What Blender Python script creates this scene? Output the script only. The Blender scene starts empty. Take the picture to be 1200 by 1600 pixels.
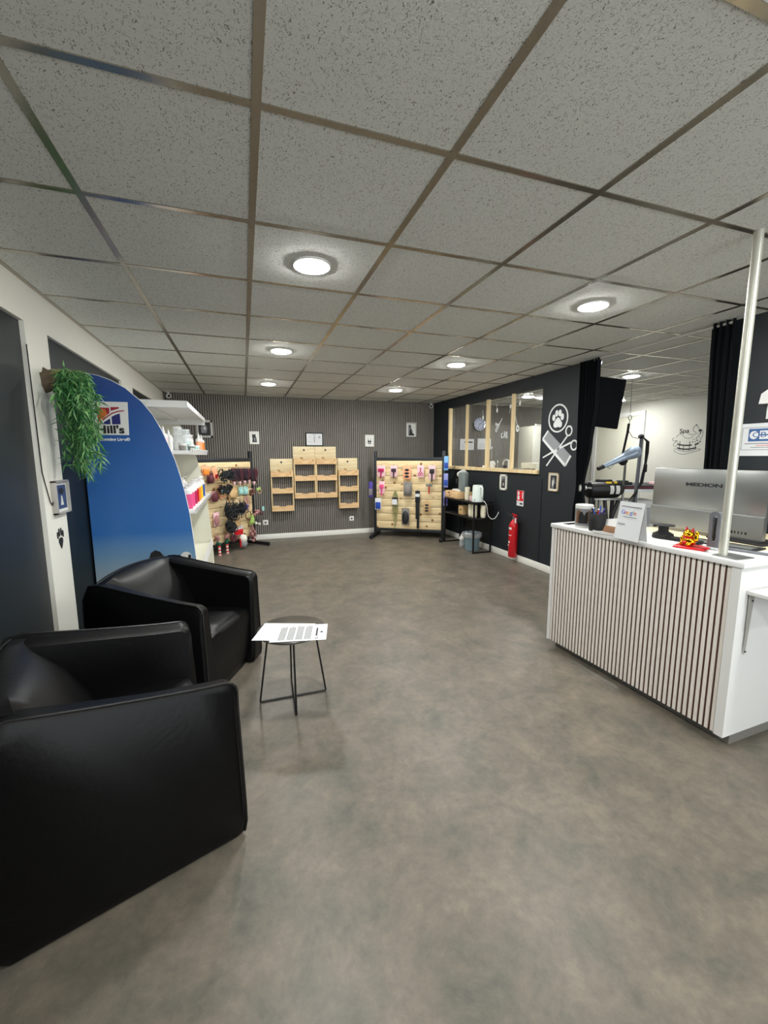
import bpy, bmesh, math, random
from mathutils import Matrix, Vector, Euler
random.seed(7)
PI = math.pi
C = bpy.context.scene.collection
sc = bpy.context.scene

# ------------------------------------------------------------------ camera
CAM_H = 1.39
CEIL = 2.343
cam_d = bpy.data.cameras.new('camera')
cam = bpy.data.objects.new('camera', cam_d)
C.objects.link(cam)
yaw, pit, rol = .32585, -.13581, -.00267
fwd = Vector((math.sin(yaw)*math.cos(pit), math.cos(yaw)*math.cos(pit), math.sin(pit)))
rt = Vector((math.cos(yaw), -math.sin(yaw), 0))
up = rt.cross(fwd)
r2 = rt*math.cos(rol)+up*math.sin(rol)
u2 = -rt*math.sin(rol)+up*math.cos(rol)
cam.matrix_world = Matrix(((r2.x, u2.x, -fwd.x, 0), (r2.y, u2.y, -fwd.y, 0), (r2.z, u2.z, -fwd.z, CAM_H), (0, 0, 0, 1)))
cam_d.sensor_fit = 'VERTICAL'
cam_d.sensor_height = 24
cam_d.lens = 24*644.03/1600
cam_d.clip_start = .05
cam_d.clip_end = 60
sc.camera = cam

# ------------------------------------------------------------------ view, world, exposure
sc.view_settings.view_transform = 'Standard'
sc.view_settings.look = 'None'
sc.view_settings.gamma = 1
sc.view_settings.use_curve_mapping = False
sc.view_settings.exposure = 0.0
LAMP = 340.0          # strength of the ceiling discs
world = bpy.data.worlds.new('world')
sc.world = world
world.use_nodes = True
world.node_tree.nodes['Background'].inputs[0].default_value = (.75, .83, 1, 1)
world.node_tree.nodes['Background'].inputs[1].default_value = .25
# added fill light behind the viewer, standing in for an unseen shop front
dl_ = bpy.data.lights.new('fill_light', 'AREA')
dl_.shape = 'RECTANGLE'
dl_.size, dl_.size_y = 6.5, 1.9
dl_.energy = 190
dl_.color = (.93, .97, 1)
fill_ob = bpy.data.objects.new('fill_light', dl_)
C.objects.link(fill_ob)
fill_ob.location = (3.0, -3.0, 1.2)
fill_ob.rotation_euler = (PI/2, 0, 0)
try:
    sc.cycles.max_bounces = 8
    sc.cycles.diffuse_bounces = 5
    sc.cycles.sample_clamp_indirect = 4
except Exception:
    pass


# ------------------------------------------------------------------ materials
def lin(c):
    return tuple(((v/255)/12.92 if v/255 <= .04045 else ((v/255+.055)/1.055)**2.4) for v in c)


def mat(name, rgb, rough=.5, metal=0., bump=0., bscale=60., vary=0., vscale=6., spec=.5, emit=0., trans=0., alpha=1., coat=0.):
    m = bpy.data.materials.new(name)
    m.use_nodes = True
    nt = m.node_tree
    b = nt.nodes['Principled BSDF']
    col = (*lin(rgb), 1)
    b.inputs['Base Color'].default_value = col
    b.inputs['Roughness'].default_value = rough
    b.inputs['Metallic'].default_value = metal
    b.inputs['Specular IOR Level'].default_value = spec
    b.inputs['Coat Weight'].default_value = coat
    if trans:
        b.inputs['Transmission Weight'].default_value = trans
    if alpha < 1:
        b.inputs['Alpha'].default_value = alpha
    if emit:
        b.inputs['Emission Color'].default_value = col
        b.inputs['Emission Strength'].default_value = emit
    if vary or bump:
        tc = nt.nodes.new('ShaderNodeTexCoord')
    if vary:
        n = nt.nodes.new('ShaderNodeTexNoise')
        n.inputs['Scale'].default_value = vscale
        n.inputs['Detail'].default_value = 5
        nt.links.new(tc.outputs['Object'], n.inputs['Vector'])
        mx = nt.nodes.new('ShaderNodeMix')
        mx.data_type = 'RGBA'
        mx.inputs[6].default_value = (*[v*(1-vary) for v in col[:3]], 1)
        mx.inputs[7].default_value = (*[min(1, v*(1+vary)) for v in col[:3]], 1)
        nt.links.new(n.outputs['Fac'], mx.inputs[0])
        nt.links.new(mx.outputs[2], b.inputs['Base Color'])
    if bump:
        n2 = nt.nodes.new('ShaderNodeTexNoise')
        n2.inputs['Scale'].default_value = bscale
        n2.inputs['Detail'].default_value = 4
        nt.links.new(tc.outputs['Object'], n2.inputs['Vector'])
        bp = nt.nodes.new('ShaderNodeBump')
        bp.inputs['Strength'].default_value = bump
        bp.inputs['Distance'].default_value = .004
        nt.links.new(n2.outputs['Fac'], bp.inputs['Height'])
        nt.links.new(bp.outputs['Normal'], b.inputs['Normal'])
    return m


def ramp(nt, src, stops):
    r = nt.nodes.new('ShaderNodeValToRGB')
    nt.links.new(src, r.inputs[0])
    el = r.color_ramp.elements
    while len(el) < len(stops):
        el.new(.5)
    for e, (p, c) in zip(el, stops):
        e.position = p
        e.color = (*lin(c), 1) if len(c) == 3 else c
    return r


def floor_material():
    m = mat('floor_vinyl', (120, 114, 102), .42, spec=.4)
    nt = m.node_tree
    b = nt.nodes['Principled BSDF']
    tc = nt.nodes.new('ShaderNodeTexCoord')
    n = nt.nodes.new('ShaderNodeTexNoise')
    n.inputs['Scale'].default_value = 4.6
    n.inputs['Detail'].default_value = 11
    n.inputs['Roughness'].default_value = .72
    n.inputs['Distortion'].default_value = .3
    nt.links.new(tc.outputs['Object'], n.inputs['Vector'])
    r = ramp(nt, n.outputs['Fac'], [(.28, (76, 77, 70)), (.43, (97, 92, 82)), (.56, (110, 102, 91)), (.72, (127, 117, 103))])
    n3 = nt.nodes.new('ShaderNodeTexNoise')
    n3.inputs['Scale'].default_value = 26
    n3.inputs['Detail'].default_value = 9
    n3.inputs['Roughness'].default_value = .7
    nt.links.new(tc.outputs['Object'], n3.inputs['Vector'])
    r3 = ramp(nt, n3.outputs['Fac'], [(.3, (150, 150, 150)), (.7, (200, 200, 200))])
    mx = nt.nodes.new('ShaderNodeMix')
    mx.data_type = 'RGBA'
    mx.blend_type = 'OVERLAY'
    mx.inputs[0].default_value = .5
    nt.links.new(r.outputs[0], mx.inputs[6])
    nt.links.new(r3.outputs[0], mx.inputs[7])
    nt.links.new(mx.outputs[2], b.inputs['Base Color'])
    bp = nt.nodes.new('ShaderNodeBump')
    bp.inputs['Strength'].default_value = .15
    bp.inputs['Distance'].default_value = .002
    nt.links.new(n3.outputs['Fac'], bp.inputs['Height'])
    nt.links.new(bp.outputs['Normal'], b.inputs['Normal'])
    return m


def ceiling_material():
    m = mat('ceiling_tile', (205, 205, 198), .9, spec=.2)
    nt = m.node_tree
    b = nt.nodes['Principled BSDF']
    tc = nt.nodes.new('ShaderNodeTexCoord')
    mp = nt.nodes.new('ShaderNodeMapping')
    mp.inputs['Scale'].default_value = (58, 36, 50)
    nt.links.new(tc.outputs['Object'], mp.inputs['Vector'])
    wn = nt.nodes.new('ShaderNodeTexNoise')
    wn.inputs['Scale'].default_value = 60
    nt.links.new(tc.outputs['Object'], wn.inputs['Vector'])
    ad = nt.nodes.new('ShaderNodeVectorMath')
    ad.operation = 'MULTIPLY_ADD'
    ad.inputs[1].default_value = (1.3, 1.3, 0)
    nt.links.new(wn.outputs['Color'], ad.inputs[0])
    nt.links.new(mp.outputs[0], ad.inputs[2])
    v = nt.nodes.new('ShaderNodeTexVoronoi')
    nt.links.new(ad.outputs[0], v.inputs['Vector'])
    # only some of the cells carry a fissure
    sep = nt.nodes.new('ShaderNodeSeparateColor')
    nt.links.new(v.outputs['Color'], sep.inputs[0])
    thr = nt.nodes.new('ShaderNodeMath')
    thr.operation = 'MULTIPLY'
    thr.inputs[1].default_value = .42
    nt.links.new(sep.outputs[0], thr.inputs[0])
    lt = nt.nodes.new('ShaderNodeMath')
    lt.operation = 'LESS_THAN'
    nt.links.new(v.outputs['Distance'], lt.inputs[0])
    nt.links.new(thr.outputs[0], lt.inputs[1])
    mx = nt.nodes.new('ShaderNodeMix')
    mx.data_type = 'RGBA'
    mx.inputs[6].default_value = (*lin((228, 230, 225)), 1)
    mx.inputs[7].default_value = (*lin((140, 137, 130)), 1)
    nt.links.new(lt.outputs[0], mx.inputs[0])
    nt.links.new(mx.outputs[2], b.inputs['Base Color'])
    n2 = nt.nodes.new('ShaderNodeTexNoise')
    n2.inputs['Scale'].default_value = 160
    nt.links.new(tc.outputs['Object'], n2.inputs['Vector'])
    bp = nt.nodes.new('ShaderNodeBump')
    bp.inputs['Strength'].default_value = .35
    bp.inputs['Distance'].default_value = .003
    nt.links.new(n2.outputs['Fac'], bp.inputs['Height'])
    nt.links.new(bp.outputs['Normal'], b.inputs['Normal'])
    return m


def wood_material(name, light, dark, knot, scale=1., axis=0):
    m = mat(name, light, .6, spec=.3)
    nt = m.node_tree
    b = nt.nodes['Principled BSDF']
    tc = nt.nodes.new('ShaderNodeTexCoord')
    mp = nt.nodes.new('ShaderNodeMapping')
    s = [14*scale]*3
    s[axis] = 1.6*scale
    mp.inputs['Scale'].default_value = s
    nt.links.new(tc.outputs['Object'], mp.inputs['Vector'])
    n = nt.nodes.new('ShaderNodeTexNoise')
    n.inputs['Scale'].default_value = 2.2
    n.inputs['Detail'].default_value = 5
    n.inputs['Distortion'].default_value = .8
    nt.links.new(mp.outputs[0], n.inputs['Vector'])
    r = ramp(nt, n.outputs['Fac'], [(.32, dark), (.62, light)])
    v = nt.nodes.new('ShaderNodeTexVoronoi')
    v.inputs['Scale'].default_value = 7*scale
    nt.links.new(tc.outputs['Object'], v.inputs['Vector'])
    rv = ramp(nt, v.outputs['Distance'], [(.09, (255, 255, 255)), (.2, (0, 0, 0))])
    sp = nt.nodes.new('ShaderNodeSeparateColor')
    nt.links.new(v.outputs['Color'], sp.inputs[0])
    gt = nt.nodes.new('ShaderNodeMath')
    gt.operation = 'GREATER_THAN'
    gt.inputs[1].default_value = .55
    nt.links.new(sp.outputs[1], gt.inputs[0])
    mu = nt.nodes.new('ShaderNodeMath')
    mu.operation = 'MULTIPLY'
    nt.links.new(rv.outputs[0], mu.inputs[0])
    nt.links.new(gt.outputs[0], mu.inputs[1])
    mx = nt.nodes.new('ShaderNodeMix')
    mx.data_type = 'RGBA'
    nt.links.new(mu.outputs[0], mx.inputs[0])
    nt.links.new(r.outputs[0], mx.inputs[6])
    mx.inputs[7].default_value = (*lin(knot), 1)
    nt.links.new(mx.outputs[2], b.inputs['Base Color'])
    return m


M = {}
M['floor'] = floor_material()
M['tile'] = ceiling_material()
M['grid'] = mat('grid_metal', (172, 164, 150), .2, .85, bump=.25, bscale=9)
M['white_wall'] = mat('white_wall_paint', (233, 231, 221), .75, bump=.15, bscale=90)
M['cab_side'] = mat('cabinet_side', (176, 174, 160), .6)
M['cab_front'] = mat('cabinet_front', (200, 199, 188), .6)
M['far_wall'] = mat('far_wall_paint', (204, 203, 194), .75)
M['dial'] = mat('clock_dial', (186, 192, 214), .6)
M['black_wall'] = mat('black_wall_paint', (20, 28, 34), .62, bump=.15, bscale=80, vary=.08, vscale=2)
M['grey_blind'] = mat('dark_grey_panel', (22, 30, 35), .45, vary=.06, vscale=2)
M['slat'] = mat('taupe_slat', (128, 123, 116), .65, vary=.12, vscale=9)
M['felt'] = mat('dark_felt', (34, 33, 33), .95)
M['baseboard'] = mat('baseboard_white', (232, 231, 224), .5)
M['leather'] = mat("black_leather", (5, 5, 6), .40, bump=.2, bscale=55, spec=.2)
M['leather_pipe'] = mat('black_piping', (5, 5, 6), .42)
M['black_metal'] = mat('black_metal', (20, 20, 22), .45, .2)
M['dark_steel'] = mat('dark_grey_steel', (52, 55, 58), .42, .5)
M['chrome'] = mat('chrome', (205, 208, 210), .12, 1)
M['alu'] = mat('brushed_aluminium', (160, 162, 160), .32, .85)
M['pole'] = mat('scuffed_pole', (196, 196, 184), .35, .35, vary=.18, vscale=9)
M['white'] = mat('white_laminate', (226, 226, 224), .38)
M['cream'] = mat('cream_metal', (224, 222, 205), .45)
M['paper'] = mat('white_paper', (220, 222, 224), .8)
M['ink'] = mat('black_ink', (24, 24, 26), .7)
M['grey_ink'] = mat('grey_ink', (110, 112, 118), .7)
M['pale_ink'] = mat('pale_ink', (178, 180, 184), .8)
M['pine'] = wood_material('pine', (234, 213, 170), (216, 188, 140), (146, 98, 52))
M['crate'] = wood_material('crate_pine', (228, 196, 150), (208, 166, 118), (146, 92, 56), 1.4)
M['pale_pine'] = wood_material('pale_pine', (232, 217, 180), (218, 198, 155), (176, 140, 88), .7)
M['pine_up'] = wood_material('upright_pine', (230, 210, 168), (212, 186, 138), (156, 112, 66), 1., 2)
M['desk_wood'] = wood_material('desk_wood', (226, 212, 178), (212, 194, 156), (205, 186, 146), .6, 1)
M['table_top'] = mat('dark_wood_top', (72, 70, 66), .28, vary=.3, vscale=14, coat=.2)
M['glass'] = mat('clear_glass', (240, 246, 244), .03, trans=1., alpha=.12)
M['clear'] = mat('clear_plastic', (226, 234, 236), .15, alpha=.35)
M['red'] = mat('extinguisher_red', (196, 22, 34), .28, coat=.3)
M['sign_red'] = mat('sign_red', (214, 26, 40), .5)
M['blue'] = mat('blue_plastic', (36, 74, 168), .4)
M['yellow'] = mat('yellow', (236, 200, 40), .45)
M['orange'] = mat('orange', (240, 140, 50), .5)
M['pink'] = mat('pink', (228, 84, 138), .4)
M['magenta'] = mat('magenta', (176, 30, 92), .45)
M['pale_pink'] = mat('pale_pink', (240, 196, 204), .5)
M['coral'] = mat('coral_card', (246, 172, 132), .55)
M['teal'] = mat('teal_card', (158, 208, 204), .55)
M['green'] = mat('green_card', (168, 196, 108), .55)
M['olive'] = mat('olive_cord', (128, 140, 84), .8)
M['maroon'] = mat('maroon_webbing', (92, 40, 50), .75)
M['plum'] = mat('plum_webbing', (58, 38, 52), .8)
M['blackcloth'] = mat('black_webbing', (22, 25, 29), .8)
M['brown'] = mat('brown_leather', (96, 62, 44), .6)
M['pinkbrown'] = mat('rosy_brown', (168, 120, 118), .75)
M['tan'] = mat('tan', (206, 172, 122), .6)
M['purple'] = mat('purple', (74, 62, 150), .5)
M['lilac'] = mat('lilac_bag', (140, 146, 206), .45)
M['skyblue'] = mat('sky_blue', (124, 178, 232), .45)
M['plush'] = mat('white_plush', (232, 228, 218), .95, bump=.6, bscale=90)
M['darkgreen'] = mat('dark_green', (24, 84, 66), .8)
M['xmas'] = mat('orange_red_cloth', (226, 78, 62), .8)
M['grey_card'] = mat('grey_card', (128, 124, 120), .6)
M['gold'] = mat('gold', (244, 186, 40), .16, 1)
M['gold_red'] = mat('red_lacquer', (196, 24, 34), .3)
M['curtain'] = mat('black_velvet', (14, 16, 19), .95, spec=.15)
M['grey_machine'] = mat('grey_machine', (112, 122, 120), .38)
M['kettle'] = mat('mint_white', (222, 232, 226), .35)
M['cup'] = mat('cream_cup', (236, 230, 206), .6)
M['bin'] = mat('grey_blue_bin', (112, 134, 142), .55)
M['bag'] = mat('bin_bag', (168, 170, 172), .4, alpha=.75)
M['grooming_blue'] = mat('silver_blue', (172, 188, 208), .3, .3)
M['leaf'] = mat('leaf_green', (46, 106, 54), .42, vary=.35, vscale=25)
M['leaf_pale'] = mat('leaf_pale_green', (110, 160, 92), .45, vary=.3, vscale=25)
M['bark'] = mat('bark', (92, 80, 62), .9, bump=1, bscale=40, vary=.4, vscale=22)
M['straw'] = mat('straw', (176, 160, 104), .8)
M['silver_frame'] = mat('silver_frame', (178, 176, 170), .45, .2)
M['white_frame'] = mat('white_frame', (226, 224, 214), .5)
M['wood_frame'] = mat('pale_wood_frame', (206, 186, 156), .6)
M['photo_black'] = mat('photo_black', (30, 30, 32), .5)
M['photo_grey'] = mat('photo_grey', (128, 130, 132), .5)
M['photo_white'] = mat('photo_white', (222, 222, 218), .5)
M['photo_blue'] = mat('photo_blue', (50, 70, 112), .5)
M['photo_brown'] = mat('photo_brown', (120, 82, 50), .5)
M['counter_slat'] = mat('counter_slat', (232, 225, 216), .55)
M['counter_back'] = mat('counter_groove', (84, 54, 44), .7)
M['plinth'] = mat('plinth_grey', (120, 118, 112), .5)
M['decal_white'] = mat('decal_white', (226, 230, 230), .55)
M['decal_grey'] = mat('decal_grey', (176, 180, 184), .55)
M['logo_red'] = mat('logo_red', (150, 30, 46), .5)
M['logo_orange'] = mat('logo_orange', (206, 112, 40), .5)
M['logo_blue'] = mat('logo_blue', (28, 36, 104), .5)
M['lamp'] = mat('lamp_glow', (253, 254, 250), .5, emit=LAMP)
M['lamp_rim'] = mat('lamp_rim', (235, 235, 230), .5)
M['google_blue'] = mat('letter_blue', (66, 110, 210), .6)
M['google_red'] = mat('letter_red', (210, 70, 60), .6)
M['google_yellow'] = mat('letter_yellow', (226, 176, 50), .6)
M['google_green'] = mat('letter_green', (70, 150, 90), .6)
M['card_blue'] = mat('card_logo_blue', (52, 92, 148), .5)


def board_print():
    m = mat('blue_print', (44, 92, 152), .33)
    nt = m.node_tree
    b = nt.nodes['Principled BSDF']
    tc = nt.nodes.new('ShaderNodeTexCoord')
    sp = nt.nodes.new('ShaderNodeSeparateXYZ')
    nt.links.new(tc.outputs['Object'], sp.inputs[0])
    mr = nt.nodes.new('ShaderNodeMapRange')
    mr.inputs[1].default_value = 0
    mr.inputs[2].default_value = 2
    nt.links.new(sp.outputs[2], mr.inputs[0])
    r = ramp(nt, mr.outputs[0], [(.2, (176, 190, 196)), (.31, (112, 152, 188)), (.40, (44, 104, 172)), (.62, (38, 96, 164)), (.98, (36, 72, 140))])
    nt.links.new(r.outputs[0], b.inputs['Base Color'])
    return m


M['board_print'] = board_print()


# ------------------------------------------------------------------ mesh builder
class MB:
    def __init__(self, *mats):
        self.bm = bmesh.new()
        self.mats = list(mats)
        self.mi = 0

    def use(self, m):
        if m not in self.mats:
            self.mats.append(m)
        self.mi = self.mats.index(m)
        return self

    def _tag(self, before):
        for f in self.bm.faces:
            if f.index == -1 or f not in before:
                f.material_index = self.mi

    def _new(self):
        self.bm.faces.ensure_lookup_table()
        self._n = len(self.bm.faces)
        self._old = set(self.bm.faces)

    def _end(self):
        for f in self.bm.faces:
            if f not in self._old:
                f.material_index = self.mi

    def box(self, c, s, rot=None, bev=0., seg=2):
        self._new()
        mt = Matrix.Translation(c) @ (rot.to_4x4() if rot else Matrix.Identity(4)) @ Matrix.Diagonal((*s, 1))
        g = bmesh.ops.create_cube(self.bm, size=1, matrix=mt)
        if bev:
            ed = list({e for v in g['verts'] for e in v.link_edges})
            bmesh.ops.bevel(self.bm, geom=ed, offset=min(bev, min(s)*.49), segments=seg, affect='EDGES', profile=.5)
        self._end()
        return self

    def b(self, x0, x1, y0, y1, z0, z1, bev=0., seg=2):
        return self.box(((x0+x1)/2, (y0+y1)/2, (z0+z1)/2), (abs(x1-x0), abs(y1-y0), abs(z1-z0)), None, bev, seg)

    def ring_skin(self, rings, caps=True, closed=False):
        self._new()
        bm = self.bm
        R = [[bm.verts.new(p) for p in r] for r in rings]
        n = len(R[0])
        pairs = list(zip(R, R[1:])) + ([(R[-1], R[0])] if closed else [])
        for a, b_ in pairs:
            for i in range(n):
                j = (i+1) % n
                try:
                    bm.faces.new((a[i], a[j], b_[j], b_[i]))
                except ValueError:
                    pass
        if caps and not closed:
            bm.faces.new(R[0][::-1])
            bm.faces.new(R[-1])
        self._end()
        return self

    def cyl(self, a, b_, r1, r2=None, seg=16):
        r2 = r1 if r2 is None else r2
        a, b_ = Vector(a), Vector(b_)
        d = (b_-a).normalized()
        x = d.orthogonal().normalized()
        y = d.cross(x)
        rings = [[p + (x*math.cos(2*PI*i/seg)+y*math.sin(2*PI*i/seg))*r for i in range(seg)] for p, r in ((a, r1), (b_, r2))]
        return self.ring_skin(rings)

    def tube(self, path, r, seg=8, closed=False, flat=1.):
        P = [Vector(p) for p in path]
        n = len(P)
        rings = []
        x = None
        for i, p in enumerate(P):
            if closed:
                d = P[(i+1) % n]-P[i-1]
            else:
                d = P[min(i+1, n-1)]-P[max(i-1, 0)]
            if d.length < 1e-9:
                d = Vector((0, 0, 1))
            d.normalize()
            if x is None:
                x = d.orthogonal().normalized()
            x = (x-d*x.dot(d))
            x = x.normalized() if x.length > 1e-6 else d.orthogonal().normalized()
            y = d.cross(x)
            rr = r[i] if isinstance(r, (list, tuple)) else r
            rings.append([p+(x*math.cos(2*PI*k/seg)+y*math.sin(2*PI*k/seg)*flat)*rr for k in range(seg)])
        return self.ring_skin(rings, closed=closed)

    def lathe(self, prof, c=(0, 0, 0), seg=24, mtx=None):
        c = Vector(c)
        rings = []
        for r, z in prof:
            r = max(r, 1e-4)
            ring = [Vector((r*math.cos(2*PI*i/seg), r*math.sin(2*PI*i/seg), z)) for i in range(seg)]
            rings.append([c+(mtx @ p if mtx else p) for p in ring])
        return self.ring_skin(rings)

    def ball(self, c, r, seg=16, rings=10):
        r = (r, r, r) if not isinstance(r, (tuple, list)) else r
        self._new()
        bmesh.ops.create_uvsphere(self.bm, u_segments=seg, v_segments=rings, radius=1, matrix=Matrix.Translation(c) @ Matrix.Diagonal((*r, 1)))
        self._end()
        return self

    def prism(self, poly, y0, y1, mp=None):
        """polygon in x,z pushed through from y0 to y1"""
        f = mp or (lambda x, y, z: (x, y, z))
        return self.ring_skin([[Vector(f(x, y0, z)) for x, z in poly], [Vector(f(x, y1, z)) for x, z in poly]])

    def mesh(self, name):
        bm = self.bm
        bmesh.ops.recalc_face_normals(bm, faces=bm.faces[:])
        for f in bm.faces:
            f.smooth = True
        for e in bm.edges:
            if len(e.link_faces) == 2:
                e.smooth = e.calc_face_angle(0) < math.radians(38)
            else:
                e.smooth = False
        me = bpy.data.meshes.new(name)
        bm.to_mesh(me)
        bm.free()
        for m in self.mats:
            me.materials.append(m)
        return me

    def build(self, name, parent=None, loc=(0, 0, 0), rot=(0, 0, 0)):
        o = bpy.data.objects.new(name, self.mesh(name))
        C.objects.link(o)
        o.location = loc
        o.rotation_euler = rot
        if parent:
            o.parent = parent
        return o


def tag(o, label, cat, group=None):
    o['label'] = label
    o['category'] = cat
    if group:
        o['group'] = group
    return o


def thing(name, label, cat, loc=(0, 0, 0), rz=0., group=None):
    o = bpy.data.objects.new(name, None)
    o.empty_display_size = .05
    C.objects.link(o)
    o.location = loc
    o.rotation_euler = (0, 0, rz)
    return tag(o, label, cat, group)


def struct(mb, name, loc=(0, 0, 0), rot=(0, 0, 0)):
    o = mb.build(name, None, loc, rot)
    o['kind'] = 'structure'
    return o


def kids(o):
    return [c for c in bpy.data.objects if c.parent == o]


def dup(o, parent=None, label=None):
    c = o.copy()
    C.objects.link(c)
    c.parent = parent
    if label:
        c['label'] = label
    for k in kids(o):
        dup(k, c)
    return c


def text(s, size, m, parent, name, loc=(0, 0, 0), rot=(PI/2, 0, 0), bold=0., sx=1., align='CENTER', space=1.):
    cu = bpy.data.curves.new('t', 'FONT')
    cu.body = s
    cu.size = size
    cu.extrude = .0004
    cu.offset = bold
    cu.align_x = align
    cu.align_y = 'CENTER'
    cu.space_character = space
    tmp = bpy.data.objects.new('t', cu)
    C.objects.link(tmp)
    bpy.context.view_layer.update()
    me = bpy.data.meshes.new_from_object(tmp.evaluated_get(bpy.context.evaluated_depsgraph_get()))
    bpy.data.objects.remove(tmp)
    me.name = name
    me.materials.clear()
    me.materials.append(m)
    o = bpy.data.objects.new(name, me)
    C.objects.link(o)
    o.parent = parent
    o.location = loc
    o.rotation_euler = rot
    o.scale = (sx, 1, 1)
    return o


def ell(cx, cz, rx, rz, n=20, a0=0., a1=2*PI):
    return [(cx+rx*math.cos(a0+(a1-a0)*i/n), cz+rz*math.sin(a0+(a1-a0)*i/n)) for i in range(n if abs(a1-a0-2*PI) < 1e-6 else n+1)]


def stroke(pts, w):
    """ribbon polygon along an open polyline in x,z"""
    L, R_ = [], []
    for i, p in enumerate(pts):
        a = pts[max(i-1, 0)]
        b_ = pts[min(i+1, len(pts)-1)]
        dx, dz = b_[0]-a[0], b_[1]-a[1]
        l = math.hypot(dx, dz) or 1
        nx, nz = -dz/l*w/2, dx/l*w/2
        L.append((p[0]+nx, p[1]+nz))
        R_.append((p[0]-nx, p[1]-nz))
    return L+R_[::-1]


def ribbon(mb, pts, w, y0, y1):
    for a, b_ in zip(pts, pts[1:]):
        mb.prism(stroke([a, b_], w), y0, y1)


# ================================================================== SETTING
XL, XR, YB, XF, YF = -1.1, 3.38, 7.1, 6.95, -2.6
RW = -PI/2      # right wall items: local x runs towards the viewer, local -y into the room
LW = PI/2       # left wall items

struct(MB(M['floor']).b(XL-.3, XF+.1, YF-.1, YB+.1, -.1, 0), 'floor')
struct(MB(M['tile']).b(XL-.3, XF+.1, YF-.1, YB+.1, CEIL, CEIL+.08), 'ceiling')
g = MB(M['grid'])
GX = [-.5227+.6*i for i in range(0, 13)]
GY = [1.3115+.6*j for j in range(-6, 10)]
for x in GX:
    g.b(x-.013, x+.013, YF, YB, CEIL-.004, CEIL+.001)
for y in GY:
    g.b(XL, XF, y-.0115, y+.0115, CEIL-.0035, CEIL+.001)
g.b(XL, XL+.022, YF, YB, CEIL-.004, CEIL+.001)
g.b(XL, XF, YB-.02, YB, CEIL-.004, CEIL+.001)
grid = struct(g, 'trim_1')

# slatted back wall
struct(MB(M['felt']).b(XL-.3, XF+.1, YB+.012, YB+.12, 0, CEIL), 'wall_back')
s = MB(M['slat'])
n = int((XF-XL)/.0335)
for i in range(n+1):
    x = XL+.0335*i
    s.b(x, x+.0215, YB, YB+.0125, .075, CEIL)
struct(s, 'trim_2')
struct(MB(M['baseboard']).b(XL, XR, YB-.012, YB+.0125, 0, .085, .003), 'baseboard_back')

# left wall with three recesses
w = MB(M['white_wall'])
w.b(XL-.12, XL, YF, YB, 2.125, CEIL)
w.b(XL-.12, XL, 2.87, 3.157, 0, 2.125)
w.b(XL-.12, XL, 4.79, 5.22, 0, 2.125)
w.b(XL-.12, XL, 6.7, YB, 0, 2.125)
w.b(XL-.12, XL, YF, -1.6, 0, 2.125)
w.b(XL-.2, XL-.12, YF, YB, 0, CEIL)
struct(w, 'wall_left')
for i, (a, b_) in enumerate(((-1.6, 2.87), (3.157, 4.79), (5.22, 6.7))):
    q = MB(M['grey_blind'])
    k = max(1, round((b_-a)/1.7))
    for t in range(k):
        y0, y1 = a+(b_-a)*t/k, a+(b_-a)*(t+1)/k
        q.b(XL-.119, XL-.022, y0+.002, y1-.002, .0, 2.124, .003)
    struct(q, 'window_%d' % (i+2))
c_ = MB(M['ink'])
c_.tube([(XL+.004, 2.86, 2.0), (XL+.004, 2.868, 1.6), (XL+.005, 2.87, 1.3), (XL+.006, 2.93, 1.12), (XL+.006, 2.955, 1.1), (XL+.006, 2.972, 1.13)], .003, 6)
tag(c_.build('thin_cable'), 'thin black cable hanging down the edge of the white pillar', 'cable')

# right wall, black, with a window into the grooming room
w = MB(M['black_wall'])
WY0, WY1, WZ0, WZ1 = 4.14, 6.52, 1.165, 2.19
XT = XR+.1
w.b(XR, XT, 3.52, YB+.01, 0, WZ0)
w.b(XR, XT, 3.52, YB+.01, WZ1, CEIL)
w.b(XR, XT, 3.52, WY0, WZ0, WZ1)
w.b(XR, XT, WY1, YB+.01, WZ0, WZ1)
w.b(XR-.006, XR, 4.075, 4.083, .085, WZ0-.05)
struct(w, 'wall_right')
struct(MB(M['black_wall']).b(XR, XT, YF, 2.16, 0, CEIL), 'wall_entrance')
struct(MB(M['baseboard']).b(XR-.014, XR, 3.52, YB-.012, 0, .085, .003), 'baseboard_right')
f = MB(M['pine_up'])
t = .045
f.b(XR+.002, XR+.06, WY1-t, WY1-.001, WZ0+t, WZ1)
f.b(XR-.03, XT+.02, WY0, WY1, WZ0, WZ0+t)
f.b(XR+.03, XT-.02, WY0, WY0+.012, WZ0+t, WZ1)
for y, tt in ((5.93, .034), (5.33, .062), (4.735, .042)):
    f.b(XR+.012, XR+.049, y-tt/2, y+tt/2, WZ0+t, WZ1)
struct(f, 'window_1')
panes = MB(M['glass'])
for a, b_ in ((WY0+.012, 4.71), (4.76, 5.29), (5.368, 5.91), (5.95, WY1-t)):
    panes.b(XR+.05, XR+.054, a, b_, WZ0+t, WZ1)
p_ = panes.build('window_pane', bpy.data.objects['window_1'])

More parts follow.
